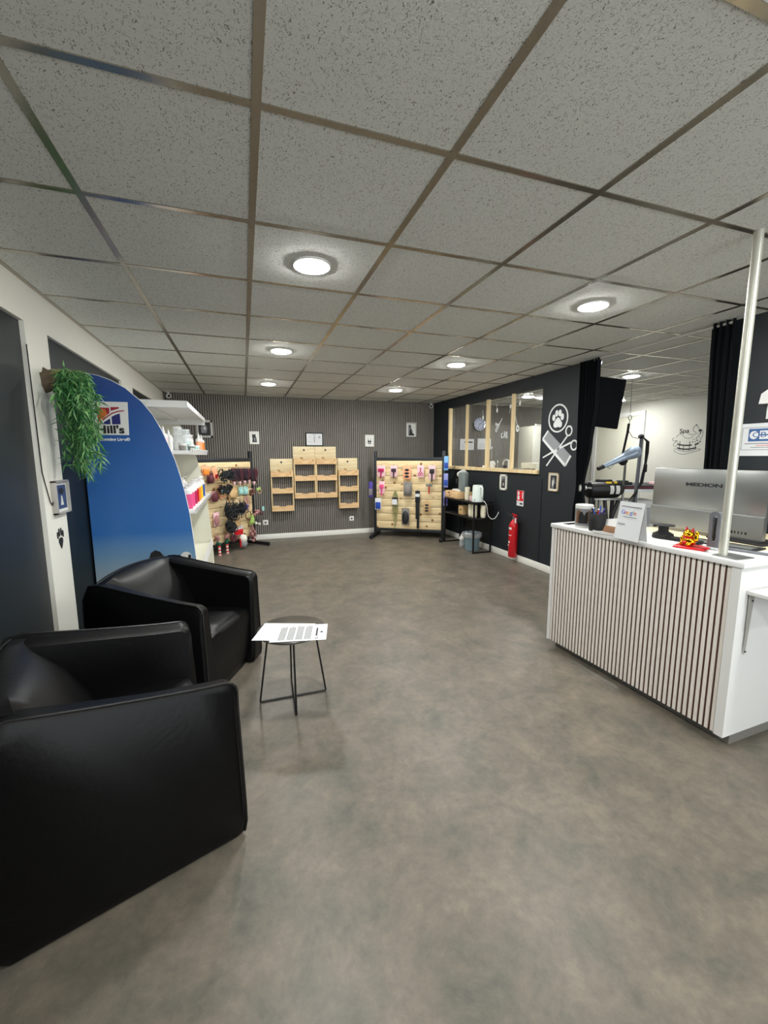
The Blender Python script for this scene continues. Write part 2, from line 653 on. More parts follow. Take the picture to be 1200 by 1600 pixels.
# grooming room shell
struct(MB(M['far_wall']).b(XF, XF+.1, YF, YB, 0, CEIL), 'wall_far')
struct(MB(M['white_wall']).b(XL-.2, -.2, YF-.1, YF, 0, CEIL).b(6.2, XF+.1, YF-.1, YF, 0, CEIL).b(-.2, 6.2, YF-.1, YF, 0, .2).b(-.2, 6.2, YF-.1, YF, 2.2, CEIL), 'wall_front')
sf = MB(M['alu'])  # unseen shop front, built to give the added fill light an opening
for x in (-.2, 1.05, 2.35, 3.65, 4.95, 6.15):
    sf.b(x, x+.05, YF-.08, YF-.02, .2, 2.2)
sf.b(-.2, 6.2, YF-.08, YF-.02, .2, .25).b(-.2, 6.2, YF-.08, YF-.02, 2.15, 2.2)
struct(sf, 'window_5')
MB(M['glass']).b(-.15, 6.15, YF-.055, YF-.05, .25, 2.15).build('window_pane', bpy.data.objects['window_5'])
d = MB(M['white'])
d.b(XF-.03, XF, 5.71, 5.79, 0, 2.19).b(XF-.03, XF, 6.78, 6.86, 0, 2.19).b(XF-.028, XF, 5.79, 6.78, 2.11, 2.188)
struct(d, 'door_1')
dl = MB(M['cream']).b(XF-.012, XF-.001, 5.795, 6.775, 0.005, 2.105).build('door_leaf', bpy.data.objects['door_1'])


# ================================================================== CEILING LAMPS
def lamp(x, y, label):
    t = thing('ceiling_lamp', label, 'ceiling lamp', (x, y, CEIL), 0, 'round ceiling lamps')
    MB(M['lamp_rim']).lathe([(.088, 0), (.096, -.002), (.096, -.008), (.09, -.012), (.086, -.011)], seg=40).build('rim', t)
    MB(M['lamp']).lathe([(.086, -.004), (.086, -.012), (.066, -.019), (.03, -.022), (.001, -.022)], seg=40).build('diffuser', t)
    return t


L0 = lamp(.37, 2.22, 'nearest lit round ceiling lamp, above the middle of the floor')
for x, y, l in ((.37, 4.01, 'second lit round ceiling lamp in the left row, counted from the viewer'),
                (.36, 5.83, 'farthest lit ceiling lamp of the left row, nearest the slatted wall'),
                (2.17, 2.22, 'lit round ceiling lamp nearest the reception counter'),
                (2.17, 4.03, 'middle lit ceiling lamp of the right row, before the interior window'),
                (2.15, 5.82, 'farthest lit ceiling lamp of the right row, above the right product rack'),
                (.37, .42, 'added unseen round ceiling lamp above the viewer'),  # this and the next three lamps are unseen, added to light the room
                (2.17, .42, 'added unseen round ceiling lamp over the entrance end of the counter'),
                (.37, -1.4, 'added unseen round ceiling lamp behind the viewer on the left'),
                (2.17, -1.4, 'added unseen round ceiling lamp behind the viewer on the right'),
                (4.5, 3.94, 'lit ceiling lamp of the grooming room beside the black screen'),
                (4.43, 5.78, 'lit ceiling lamp seen through the interior window'),
                (6.27, 5.69, 'farthest lit lamp of the grooming room, low beside the screen'),
                (4.6, 1.2, 'added unseen ceiling lamp of the grooming room behind the black wall')):  # unseen lamp, added for its light
    k = dup(L0, None, l)
    k.location = (x, y, CEIL)


# ================================================================== ARMCHAIRS
def armchair(label, loc, rz):
    t = thing('armchair', label, 'armchair', loc, rz, 'black leather tub armchairs')
    Wd, D = .70, .68
    # side outline in x (forward = 0, back = -D) and z
    out = [(-.035, .0), (-.008, .012), (0, .05), (0, .12)]
    out += [(0-.01, .50)]
    out += [(-.055+.045*math.cos(a), .565+.045*math.sin(a)) for a in (math.radians(k) for k in (0, 25, 50, 75, 90))]
    for k in range(1, 8):
        x = -.055-(.60-.055)*k/7
        out.append((x, .61+.095*(k/7)**1.15))
    out += [(-.65, .70), (-.69, .62), (-.70, .3), (-.695, .03), (-.66, .0)]
    for sgn, lab in ((-1, 'near'), (1, 'far')):
        def inner(x, z):
            e = .135-.055*min(1, z/.6)+.03*max(0, (-x-.3)/.4)*min(1, z/.6)
            return e
        mb = MB(M['leather'])
        o = Wd/2
        rings = []
        for fr, sc_ in ((0, 1), ):
            pass
        cx, cz = -.33, .32
        N = len(out)

        def ringat(kind):
            r = []
            for x, z in out:
                bul = .018*math.sin(PI*min(1, max(0, z/.62)))
                if kind == 'o_in':
                    x_, z_, y_ = x+(cx-x)*.045, z+(cz-z)*.05, o+bul*.6
                elif kind == 'o_edge':
                    x_, z_, y_ = x, z, o-.012+bul*.3
                elif kind == 'i_edge':
                    x_, z_, y_ = x, z-.006*(z > .5), o-inner(x, z)+.02
                else:
                    x_, z_, y_ = x+(cx-x)*.06, z+(cz-z)*.06, o-inner(x, z)
                r.append(Vector((x_, sgn*y_, z_)))
            return r
        mb.ring_skin([ringat('o_in'), ringat('o_edge'), ringat('i_edge'), ringat('i_in')])
        arm = mb.build('armrest', t)
        pp = MB(M['leather_pipe'])
        pts = [(x, sgn*(o-.008), z+.001) for x, z in out[1:-2]]
        pp.tube(pts, .0045, 6)
        pp.build('piping', arm)
    # curved backrest
    mb = MB(M['leather'])
    rings = []
    for i in range(13):
        v = -1+2*i/12
        y = v*(Wd/2-.05)
        bow = .05*(1-v*v)
        top = .705+.022*(1-v*v)
        xb = -.665-bow*.6
        xi = -.53+.03*(1-v*v)
        rings.append([Vector(p) for p in ((xb+.03, y, .004), (xb, y, .3), (xb-.01, y, .6), (xb+.01, y, top-.03), (xb+.04, y, top),
                                          (xb+.075, y, top-.004), (xi-.05, y, top-.05), (xi+.03, y, .58), (xi+.10, y, .45), (xi+.13, y, .36), (xi+.13, y, .1))])
    mb.ring_skin(rings)
    bk = mb.build('backrest', t)
    pp = MB(M['leather_pipe'])
    pp.tube([(r[4].x-.008, r[4].y, r[4].z+.002) for r in rings], .0045, 6)
    pp.build('piping', bk)
    # seat cushion and base
    mb = MB(M['leather'])
    rings = []
    for i in range(11):
        v = -1+2*i/10
        y = v*(Wd/2-.105)
        pl = .016*(1-v**4)
        rings.append([Vector(p) for p in ((-.45, y, .2), (-.45, y, .375+pl), (-.25, y, .385+pl), (-.08, y, .385+pl), (-.045, y, .37+pl*.6), (-.03, y, .34), (-.034, y, .2), (-.045, y, .06), (-.1, y, .05))])
    mb.ring_skin(rings)
    mb.build('seat', t)
    MB(M['leather_pipe']).b(-.62, -.06, -Wd/2+.05, Wd/2-.05, 0, .06, .01).build('base', t)
    return t


armchair('nearest black leather tub armchair, cut off by the left edge', (-.165, 1.777, 0), math.radians(19.7))
armchair('black leather tub armchair farther back, before the blue display board', (-.085, 2.565, 0), math.radians(-25))


# ================================================================== SIDE TABLE
t = thing('side_table', 'small round side table with dark top and black wire legs', 'side table', (.215, 2.285, 0), math.radians(-4))
MB(M['table_top']).lathe([(.001, .405), (.185, .405), (.19, .409), (.19, .418), (.187, .42), (.001, .42)], seg=56).build('tabletop', t)
for k in range(2):
    an = math.radians(4+k*88)
    cx, sx_ = math.cos(an), math.sin(an)
    for sg in (-1, 1):
        m_ = MB(M['black_metal'])
        m_.tube([(sg*.13*cx, sg*.13*sx_, .404), (sg*.187*cx, sg*.187*sx_, .012), (sg*.184*cx, sg*.184*sx_, .005)], .0052, 8)
        m_.build('leg', t)
    MB(M['black_metal']).tube([(-.184*cx, -.184*sx_, .006), (.184*cx, .184*sx_, .006)], .0052, 8).build('floor_bar', t)


def sheet(name, label, corners, z, lines=None, group=None):
    cx = sum(p[0] for p in corners)/4
    cy = sum(p[1] for p in corners)/4
    mb = MB(M['paper'])
    r0 = [Vector((x-cx, y-cy, 0)) for x, y in corners]
    r1 = [v+Vector((0, 0, .0009)) for v in r0]
    mb.ring_skin([r0, r1])
    o = tag(mb.build(name, None, (cx, cy, z)), label, 'paper', group)
    if lines:
        a, b_, c, d_ = r1
        mb = MB(M['ink'])
        for u0, u1, v, wdt in lines:
            def P(u, v_):
                return (a+(b_-a)*u)*(1-v_)+(d_+(c-d_)*u)*v_
            q = [P(u0, v), P(u1, v), P(u1, v+wdt), P(u0, v+wdt)]
            mb.ring_skin([[p+Vector((0, 0, .0001)) for p in q], [p+Vector((0, 0, .0004)) for p in q]])
        mb.build('printed_text', o)
    return o


sheet('paper_sheet', 'blank white paper sheet lying under the printed one on the side table', [(-.004, 2.19), (.276, 2.087), (.355, 2.30), (.075, 2.403)], .4206, None, 'paper sheets on the side table')
L = []
random.seed(3)
for blk in range(4):
    for r in range(5):
        L.append((.08, .84+random.random()*.1, .14+blk*.155+r*.024, .011))
L.append((.25, .75, .80, .03))
L.append((.44, .52, .88, .045))
L += [(.05, .16, .80, .012), (.05, .2, .83, .012)]
sheet('paper_sheet', 'printed white paper sheet with text paragraphs on top on the side table', [(.082, 2.129), (.13, 2.33), (.42, 2.27), (.372, 2.069)], .4225,
      [(u0, u1, v, wd) for u0, u1, v, wd in L], 'paper sheets on the side table')

# ================================================================== DISPLAY GONDOLA (left)
CURVE = [(-1.108, 1.99), (-1.076, 1.987), (-.977, 1.972), (-.899, 1.944), (-.807, 1.89), (-.706, 1.795), (-.64, 1.70), (-.588, 1.59), (-.548, 1.478),
         (-.509, 1.36), (-.48, 1.24), (-.455, 1.11), (-.43, .937), (-.414, .727), (-.402, .539), (-.39, .25), (-.385, 0)]
G = thing('display_shelf', 'white metal product shelf unit with curved blue board on its near end', 'shelf unit', (0, 0, 0))
poly = CURVE+[(-1.108, 0)]
near = MB(M['board_print'])
near.prism(poly, 3.6, 3.612)
near.build('end_board', G)['label'] = 'blue curved display board'
NB = bpy.data.objects['end_board']
rim = MB(M['white'])
for a, b_ in zip(CURVE, CURVE[1:]):
    rim.tube([(a[0], 3.606, a[1]), (b_[0], 3.606, b_[1])], .0045, 6)
rim.build('board_edge', NB)
MB(M['cream']).prism(poly, 5.21, 5.225).build('end_board', G)
MB(M['cream']).b(-1.09, -1.075, 3.615, 5.21, .1, 1.85).build('back_panel', G)
YN, YG = 3.616, 5.208
sh = MB(M['white'])
sh.b(-1.09, -.4, YN, YG, 1.80, 1.815)
sh.b(-.41, -.396, YN, YG, 1.775, 1.817, .003)
sh.b(-1.09, -.4, YN, YN+.02, 1.765, 1.817).b(-1.09, -.4, YG-.02, YG, 1.74, 1.817)
sh.b(-.72, -.68, YN, YG, 1.775, 1.80)
sh.build('canopy', G)
for z, x1 in ((1.435, -.4), (.96, -.385)):
    sh = MB(M['white'])
    sh.b(-1.075, x1, YN, YG, z-.03, z, .002)
    sh.use(M['white']).box((x1+.006, (YN+YG)/2, z-.005), (.006, YG-YN, .052), Euler((0, math.radians(12), 0)).to_matrix())
    sh.use(M['pale_ink'])
    for k in range(9):
        y = YN+.09+k*.175
        sh.box((x1+.0105, y, z-.004), (.002, .05, .03), Euler((0, math.radians(12), 0)).to_matrix())
    sh.use(M['ink']).b(x1-.17, x1-.15, YN-.001, YN+.002, z-.02, z-.008)
    sh.build('shelf', G)
sh = MB(M['cream'])
sh.b(-1.075, -.40, YN, YG, .02, .38)
sh.use(M['white']).box((-.392, (YN+YG)/2, .395), (.008, YG-YN, .06), Euler((0, math.radians(-14), 0)).to_matrix())
sh.build('base', G)
# printed logo on the near board
lg = thing('x', '', '')
bpy.data.objects.remove(lg)
q = MB(M['photo_white'])
Yp = 3.5985
q.prism([(-1.045, 1.548), (-.806, 1.548), (-.798, 1.79), (-1.04, 1.788)], Yp-.001, Yp+.001)
q.use(M['logo_red']).prism([(-.985, 1.745), (-.92, 1.745), (-.92, 1.708), (-.953, 1.68), (-.985, 1.648)], Yp-.002, Yp)
q.use(M['logo_red']).prism([(-.912, 1.75), (-.858, 1.752), (-.858, 1.741), (-.912, 1.723)], Yp-.002, Yp)
q.use(M['logo_orange']).prism([(-1.0, 1.745), (-.945, 1.732), (-.935, 1.70), (-.96, 1.67), (-1.0, 1.63)], Yp-.0025, Yp)
q.use(M['logo_red']).prism(stroke([(-.99, 1.63), (-.95, 1.672), (-.905, 1.705), (-.86, 1.722), (-.825, 1.727)], .008), Yp-.0025, Yp)
q.use(M['logo_blue']).prism([(-.985, 1.625), (-.92, 1.625), (-.92, 1.668), (-.95, 1.648)], Yp-.002, Yp)
q.prism([(-.91, 1.625), (-.855, 1.627), (-.855, 1.706), (-.885, 1.695), (-.91, 1.68)], Yp-.002, Yp)
logo = q.build('logo', NB)
text("Hill's", .078, M['ink'], NB, 'lettering', (-.925, Yp-.002, 1.585), bold=.003, sx=1.2)
text('Transforming Lives\u00ae', .030, M['decal_white'], NB, 'lettering', (-.93, Yp, 1.515), bold=.001)
q = MB(M['photo_black'])
dz = lambda px, pz: (px, pz)
q.prism([(-.765, .45), (-.745, .575), (-.725, .635), (-.695, .655), (-.66, .64), (-.635, .60), (-.61, .585), (-.50, .59), (-.46, .55), (-.45, .4), (-.5, .25), (-.7, .2), (-.77, .3)], Yp-.001, Yp+.001)
q.use(M['photo_white']).prism([(-.62, .5), (-.605, .57), (-.56, .585), (-.52, .575), (-.49, .54), (-.5, .3), (-.6, .3)], Yp-.002, Yp)
q.prism(ell(-.475, .585, .04, .04), Yp-.0025, Yp)
q.use(M['photo_grey']).prism(ell(-.60, .545, .03, .018), Yp-.003, Yp)
q.use(M['photo_black']).prism(ell(-.449, .585, .012, .017), Yp-.003, Yp)
q.prism(ell(-.53, .592, .014, .012), Yp-.003, Yp)
q.build('dog_picture', NB)


# ------------------------------------------------------------------ bottles and boxes on the shelf
def bottle(label, loc, r, h, body, cap, kind='pump', group='bottles on the display shelf', s=1.):
    t = thing('bottle', label, 'bottle', loc, random.uniform(-.5, .5), group)
    MB(body).lathe([(.001, 0), (r*.96, 0), (r, .004), (r, h*.6), (.001, h*.6)], seg=20).build('body', t)
    mb = MB(cap)
    mb.lathe([(.001, h*.601), (r, h*.601), (r, h*.68), (r*.9, h*.76), (r*.38, h*.82), (r*.36, h*.84), (.001, h*.84)], seg=20)
    if kind == 'pump':
        mb.lathe([(r*.42, h*.83), (r*.42, h*.9), (.006, h*.91), (.005, h*1.0), (.001, h*1.0)], seg=14)
        mb.b(-.008, .035, -.007, .007, h*.98, h*1.02, .003)
    elif kind == 'spray':
        mb.lathe([(r*.42, h*.83), (r*.42, h*.9), (r*.3, h*.93), (.001, h*.93)], seg=14)
        mb.b(-.018, .034, -.011, .011, h*.93, h*1.01, .005)
        mb.box((.024, 0, h*.88), (.006, .01, .04), Euler((0, -.3, 0)).to_matrix())
    elif kind == 'nozzle':
        mb.lathe([(r*.42, h*.83), (r*.4, h*.9), (.003, h*1.12), (.001, h*1.12)], seg=14)
    else:
        mb.lathe([(r*.5, h*.82), (r*.5, h*.98), (r*.4, h), (.001, h)], seg=16)
    mb.build('cap', t)
    return t


SH3, SH2 = .962, 1.437
cols = [('pink', 'pink'), ('magenta', 'magenta'), ('red', 'red'), ('orange', 'orange'), ('yellow', 'yellow'), ('blue', 'blue')]
row = [(3.72, 'pink', 'pump', 'nearest pink pump bottle with white top on the lower shelf'),
       (3.90, 'pink', 'pump', 'second pink pump bottle behind the nearest one on the lower shelf'),
       (4.08, 'magenta', 'pump', 'magenta pump bottle behind the two pink ones on the lower shelf'),
       (4.26, 'red', 'spray', 'red spray bottle in the front row of the lower shelf'),
       (4.46, 'orange', 'spray', 'orange spray bottle in the front row of the lower shelf'),
       (4.66, 'yellow', 'spray', 'yellow spray bottle in the front row of the lower shelf'),
       (4.88, 'blue', 'spray', 'blue spray bottle at the far end of the lower shelf')]
for i, (y, c, k, l) in enumerate(row):
    bottle(l, (-.455, y, SH3), .042, .20 if i < 3 else .21, M[c], M['white'], k)
for i, (y, c) in enumerate(((3.75, 'white'), (3.95, 'pale_pink'), (4.16, 'white'), (4.42, 'pale_pink'), (4.7, 'white'))):
    bottle(['white pump bottle in the back row beside the blue board, lower shelf', 'pale pink bottle in the back row behind the second pink bottle',
            'white bottle in the back row behind the magenta bottle', 'pale pink bottle in the back row behind the orange spray bottle',
            'white bottle in the back row behind the yellow spray bottle'][i], (-.60, y, SH3), .038, .215, M[c], M['white'], 'pump')
row = [(-.44, 5.10, 'orange', 'nozzle', .17, 'orange-labelled bottle at the far end of the upper shelf'),
       (-.45, 4.93, 'coral', 'nozzle', .18, 'coral bottle with pointed nozzle on the upper shelf'),
       (-.55, 5.08, 'white', 'nozzle', .18, 'white bottle behind the orange-labelled one on the upper shelf'),
       (-.52, 4.76, 'white', 'spray', .17, 'white spray bottle left of the coral bottle on the upper shelf'),
       (-.52, 4.55, 'teal', 'spray', .16, 'pale teal spray bottle right of the clear towers on the upper shelf'),
       (-.68, 4.62, 'grey_card', 'cap', .17, 'grey bottle at the back of the upper shelf behind the teal one'),
       (-.62, 4.12, 'white', 'nozzle', .17, 'white nozzle bottle between the two clear towers'),
       (-.60, 3.74, 'pale_pink', 'nozzle', .17, 'cream nozzle bottle nearest the blue board on the upper shelf')]
for x, y, c, k, h, l in row:
    bottle(l, (x, y, SH2), .033, h, M[c], M['white'], k)
for x, y, l in ((-.52, 3.92, 'clear plastic tower of drawers nearer the blue board on the upper shelf'), (-.50, 4.28, 'clear plastic tower of drawers in the middle of the upper shelf')):
    t = thing('plastic_tower', l, 'plastic tower', (x, y, SH2), .2, 'clear plastic towers on the display shelf')
    MB(M['clear']).b(-.034, .034, -.034, .034, 0, .20, .004).build('case', t)
    for z in (.0, .065, .13, .187):
        MB(M['white']).b(-.035, .035, -.035, .035, z+.002, z+.005).build('drawer_edge', t)
for x, y, c, l in ((-.47, 3.78, 'grey_card', 'small grey jar at the near end of the upper shelf'), (-.44, 4.1, 'grey_machine', 'small grey-green jar between the clear towers'),
                   (-.43, 4.43, 'teal', 'small teal jar right of the clear towers')):
    t = thing('jar', l, 'jar', (x, y, SH2), 0, 'small jars on the upper display shelf')
    MB(M[c]).lathe([(.001, 0), (.026, 0), (.028, .004), (.028, .04), (.001, .04)], seg=18).build('body', t)
    MB(M['white']).lathe([(.001, .04), (.029, .04), (.029, .056), (.001, .056)], seg=18).build('lid', t)

# ================================================================== HANGING PLANT, PILLAR FRAME, PAW
t = thing('hanging_plant', 'green trailing plant hanging from a bark log on the white pillar', 'plant', (-1.1, 3.06, 1.86))
mb = MB(M['bark'])
rings = []
for i in range(8):
    a = i/7
    c0 = Vector((.0+.15*a, .03*a, -.02+.02*a))
    rr = .066-.016*a
    rings.append([c0+Vector((.0, rr*math.cos(2*PI*k/14)*(1+.2*math.sin(k*2.3+i)), rr*math.sin(2*PI*k/14)*(1+.18*math.cos(k*3.1+i*2)))) for k in range(14)])
mb.ring_skin(rings)
mb.use(M['straw'])
for k in range(22):
    a = random.uniform(0, 2*PI)
    mb.tube([(.04+random.random()*.06, .058*math.cos(a), .058*math.sin(a)-.012), (.15+random.random()*.04, .052*math.cos(a)+.02, .048*math.sin(a)+.0)], .0025, 5)
mb.build('root_log', t)
st, lv = MB(M['leaf']), MB(M['leaf'], M['leaf_pale'])
random.seed(11)
for k in range(84):
    L = random.choice((.16, .24, .32, .42, .52, .58)) * random.uniform(.85, 1.05)
    base = Vector((.09+random.random()*.11, random.uniform(-.06, .06), random.uniform(-.02, .05)))
    wy = random.uniform(-.17, .12)*(1.0 if L < .3 else .5)
    wx = random.uniform(-.05, .09)
    pts = []
    for j in range(10):
        u_ = j/9
        pts.append(base+Vector((wx*math.sin(u_*1.5), wy*math.sin(min(1.57, u_*2.0)), .03*math.sin(PI*min(1, u_*2.2))-L*u_**1.25)))
    st.tube(pts, .0014, 4)
    for q_ in range(int(L*120)):
        u_ = random.random()
        i0 = min(8, int(u_*9))
        p = pts[i0].lerp(pts[i0+1], u_*9-i0)
        d_ = Vector((random.uniform(-.9, 1), random.uniform(-1, 1), random.uniform(-1.5, .25))).normalized()
        ln = random.uniform(.035, .075)
        sd = d_.orthogonal().normalized()*random.uniform(.0035, .006)
        up_ = d_.cross(sd).normalized()*.004
        lv.mi = 0 if random.random() < .6 else 1
        v = [lv.bm.verts.new(x) for x in (p, p+d_*ln*.4+sd+up_, p+d_*ln-Vector((0, 0, ln*.15)), p+d_*ln*.4-sd+up_)]
        f1 = lv.bm.faces.new(v)
        f1.material_index = lv.mi
fo = lv.build('foliage', t)
fo['kind'] = 'stuff'
st.build('stem', t)['kind'] = 'stuff'


def picture_frame(label, wall, pos, wd, h, fm, mw, mm, art, group, bw=.016, th=.018, name='picture_frame', rot=None):
    if wall == 'back':
        loc, rz = (pos[0], YB, pos[1]), 0
    elif wall == 'right':
        loc, rz = (XR, pos[0], pos[1]), RW
    else:
        loc, rz = (XL, pos[0], pos[1]), LW
    t = thing(name, label, 'picture', loc, rz, group)
    m_ = MB(fm)
    m_.b(-wd/2, wd/2, -th, 0, h/2-bw, h/2, .002).b(-wd/2, wd/2, -th, 0, -h/2, -h/2+bw, .002)
    m_.b(-wd/2, -wd/2+bw, -th, 0, -h/2, h/2, .002).b(wd/2-bw, wd/2, -th, 0, -h/2, h/2, .002)
    m_.build('frame', t)
    m_ = MB(mm)
    m_.b(-wd/2+bw, wd/2-bw, -th*.5, -.001, -h/2+bw, h/2-bw)
    m_.build('mount', t)
    a = MB(M['photo_white'])
    iw, ih = wd/2-bw-mw, h/2-bw-mw
    y1, y2 = -th*.5-.001, -th*.5-.002
    for k, (mn, pl) in enumerate(art):
        a.use(M[mn])
        a.prism([(x*iw, z*ih) for x, z in pl], y1-.0006*k, y2-.0006*k)
    a.build('photo', t)
    return t


FULL = [(-1, -1), (1, -1), (1, 1), (-1, 1)]
picture_frame('dark wood frame with blue picture on the white pillar', 'left', (3.065, 1.142), .2, .205, M['silver_frame'], .018, M['photo_white'],
              [('photo_blue', FULL), ('photo_white', [(-.3, -.7), (.3, -.7), (.1, .1), (-.1, .1)]), ('photo_black', ell(0, .5, .5, .25))], 'framed pictures', .012, .03)
paw = MB(M['ink'])
for x, z, rx, rz in ((-.038, .045, .009, .022), (-.014, .06, .009, .026), (.014, .06, .009, .026), (.038, .045, .009, .022)):
    paw.prism(ell(x, z, rx, rz), -.003, 0)
paw.prism([(-.028, .018), (-.012, .026), (.012, .026), (.028, .018), (.03, 0), (.012, -.03), (0, -.045), (-.012, -.03), (-.03, 0)], -.003, 0)
tag(paw.build('paw_decal', None, (XL, 3.03, .865), (0, 0, LW)), 'small black paw print decal low on the white pillar', 'decal')


# ================================================================== SECURITY CAMERAS
def seccam(label, loc, rz):
    t = thing('security_camera', label, 'camera', loc, rz, 'small security cameras')
    MB(M['white']).lathe([(.001, .03), (.03, .03), (.03, .02), (.001, .02)], seg=20).cyl((0, 0, .02), (0, -.01, -.005), .01).build('bracket', t)
    b = MB(M['white']).cyl((0, .03, -.025), (0, -.045, -.035), .03, .032, 20)
    b.build('body', t)
    MB(M['ink']).cyl((0, -.045, -.035), (0, -.049, -.0355), .02, .018, 18).build('lens', t)


seccam('small white security camera in the left corner by the slatted wall', (-1.02, 7.03, CEIL-.03), math.radians(20))
seccam('small white security camera in the corner where slatted and black walls meet', (3.29, 7.03, CEIL-.035), math.radians(-25))

# ================================================================== BACK WALL: PICTURES, CRATES, SOCKETS
DOG1 = [('photo_black', FULL), ('photo_grey', [(-.5, -.6), (-.6, .2), (-.2, .7), (.3, .6), (.5, .1), (.3, -.6)]), ('photo_white', ell(.05, .1, .16, .22))]
DOG2 = [('photo_white', FULL), ('photo_black', [(-.7, .9), (-.4, .75), (.3, .8), (.55, .9), (.45, .45), (.7, 0), (.85, -1), (-.75, -1), (-.6, -.2), (-.75, .4)]), ('photo_grey', [(-.1, -.1), (.3, .1), (.4, -.6), (.1, -.9)])]
CAT = [('photo_white', FULL), ('photo_black', [(-.6, .8), (-.35, .0), (.35, 0), (.55, .8), (.7, -.3), (.5, -.9), (-.5, -.9), (-.7, -.3)]), ('photo_white', ell(0, -.55, .3, .18))]
DOG3 = [('photo_white', FULL), ('photo_grey', [(-.8, .9), (-.2, .9), (.1, .2), (.4, -.3), (.3, -1), (-.8, -1)]), ('photo_black', [(-.6, -1), (-.4, 0), (0, .2), (.1, -.4), (.8, -.8), (.8, -1)]), ('photo_black', ell(-.35, .55, .16, .3))]
picture_frame('silver-framed dark animal photo partly behind the shelf canopy', 'back', (-.555, 1.81), .24, .27, M['silver_frame'], .0, M['silver_frame'], DOG1, 'framed pictures', .034)
picture_frame('white-framed photo of a sitting dog left of the pine crates', 'back', (.182, 1.682), .155, .205, M['white_frame'], .018, M['photo_white'], DOG2, 'framed pictures', .014)
picture_frame('white-framed photo of pricked ears right of the certificate', 'back', (2.128, 1.652), .165, .205, M['white_frame'], .026, M['photo_white'], CAT, 'framed pictures', .014)
picture_frame('silver-framed animal photo above the right product rack', 'back', (2.925, 1.855), .21, .265, M['silver_frame'], .01, M['photo_white'], DOG3, 'framed pictures', .02)
t = picture_frame('black-framed certificate centred above the pine crates', 'back', (1.155, 1.666), .30, .225, M['photo_black'], .0, M['paper'],
                  [('paper', FULL), ('grey_ink', [(-.18, .72), (.18, .72), (.18, .80), (-.18, .80)]), ('pale_ink', ell(0, .3, .1, .22)), ('grey_ink', [(-.03, -.6), (.03, -.6), (.03, .1), (-.03, .1)]),
                   ('pale_ink', [(-.75, -.5), (-.4, -.5), (-.4, -.44), (-.75, -.44)]), ('pale_ink', [(.5, .2), (.75, .2), (.75, .6), (.5, .6)]), ('pale_ink', [(-.7, .4), (-.45, .4), (-.45, .46), (-.7, .46)])], 'framed pictures', .017)


def crate_unit(label, x, z1, wd):
    """z1 = top of the header board"""
    t = thing('crate_shelf', label, 'wall shelf', (x, YB, z1), 0, 'pine crate shelves on the slatted wall')
    w2 = wd/2
    hb = MB(M['pale_pine']).b(-w2, w2, -.018, 0, -.215, 0, .002)
    hb.build('header_board', t)
    mk = MB(M['ink'])
    star = []
    for k in range(10):
        a = PI/2+k*PI/5
        r = .026 if k % 2 == 0 else .011
        star.append((r*math.cos(a), -.058+r*math.sin(a)))
    mk.prism(star, -.0195, -.018)
    mk.use(M['tan'])
    for a0 in range(14):
        aa = math.radians(20+a0*24)
        if 200 < 20+a0*24 < 340:
            continue
        mk.box((.058*math.cos(aa), -.0187, -.082+.05*math.sin(aa)), (.014, .0015, .003), Euler((0, -aa+PI/2, 0)).to_matrix())
    mk.build('burned_star', t)
    zt, zb, dp = -.20, -.865, .10
    for sx_ in (-1, 1):
        MB(M['pine_up']).b(sx_*w2-.009*(1+sx_), sx_*w2+.009*(1-sx_), -dp, 0, zb, zt, .002).build('side_board', t)
    for k, z in enumerate((zt-.095, zt-.095-.275, zb)):
        tr = MB(M['crate'])
        c_ = .014
        notch = [(-w2+.004, z), (w2-.004, z), (w2-.004, z+.092), (.06, z+.092), (.045, z+.078), (-.045, z+.078), (-.06, z+.092), (-w2+.004, z+.092)]
        tr.prism(notch, -dp-.014, -dp)
        tr.b(-w2+.018, w2-.018, -dp, -.004, z, z+.012)
        tr.build('tray', t)
    return t


crate_unit('leftmost pine crate shelf, hung lower than its neighbour', .592, 1.343, .365)
crate_unit('second pine crate shelf from the left, hung high', .970, 1.545, .362)
crate_unit('third pine crate shelf from the left, hung high', 1.336, 1.545, .362)
crate_unit('rightmost pine crate shelf, hung low beside the right product rack', 1.722, 1.348, .355)
for x, z, l in ((.303, .287, 'white wall socket low between the left rack and the crates'), (1.785, .28, 'white wall socket low under the rightmost crate shelf')):
    t = thing('wall_socket', l, 'socket', (x, YB, z), 0, 'white wall sockets')
    MB(M['baseboard']).b(-.041, .041, -.01, 0, -.041, .041, .004).build('plate', t)
    MB(M['grey_ink']).cyl((0, -.0101, 0), (0, -.012, 0), .02).build('socket_well', t)


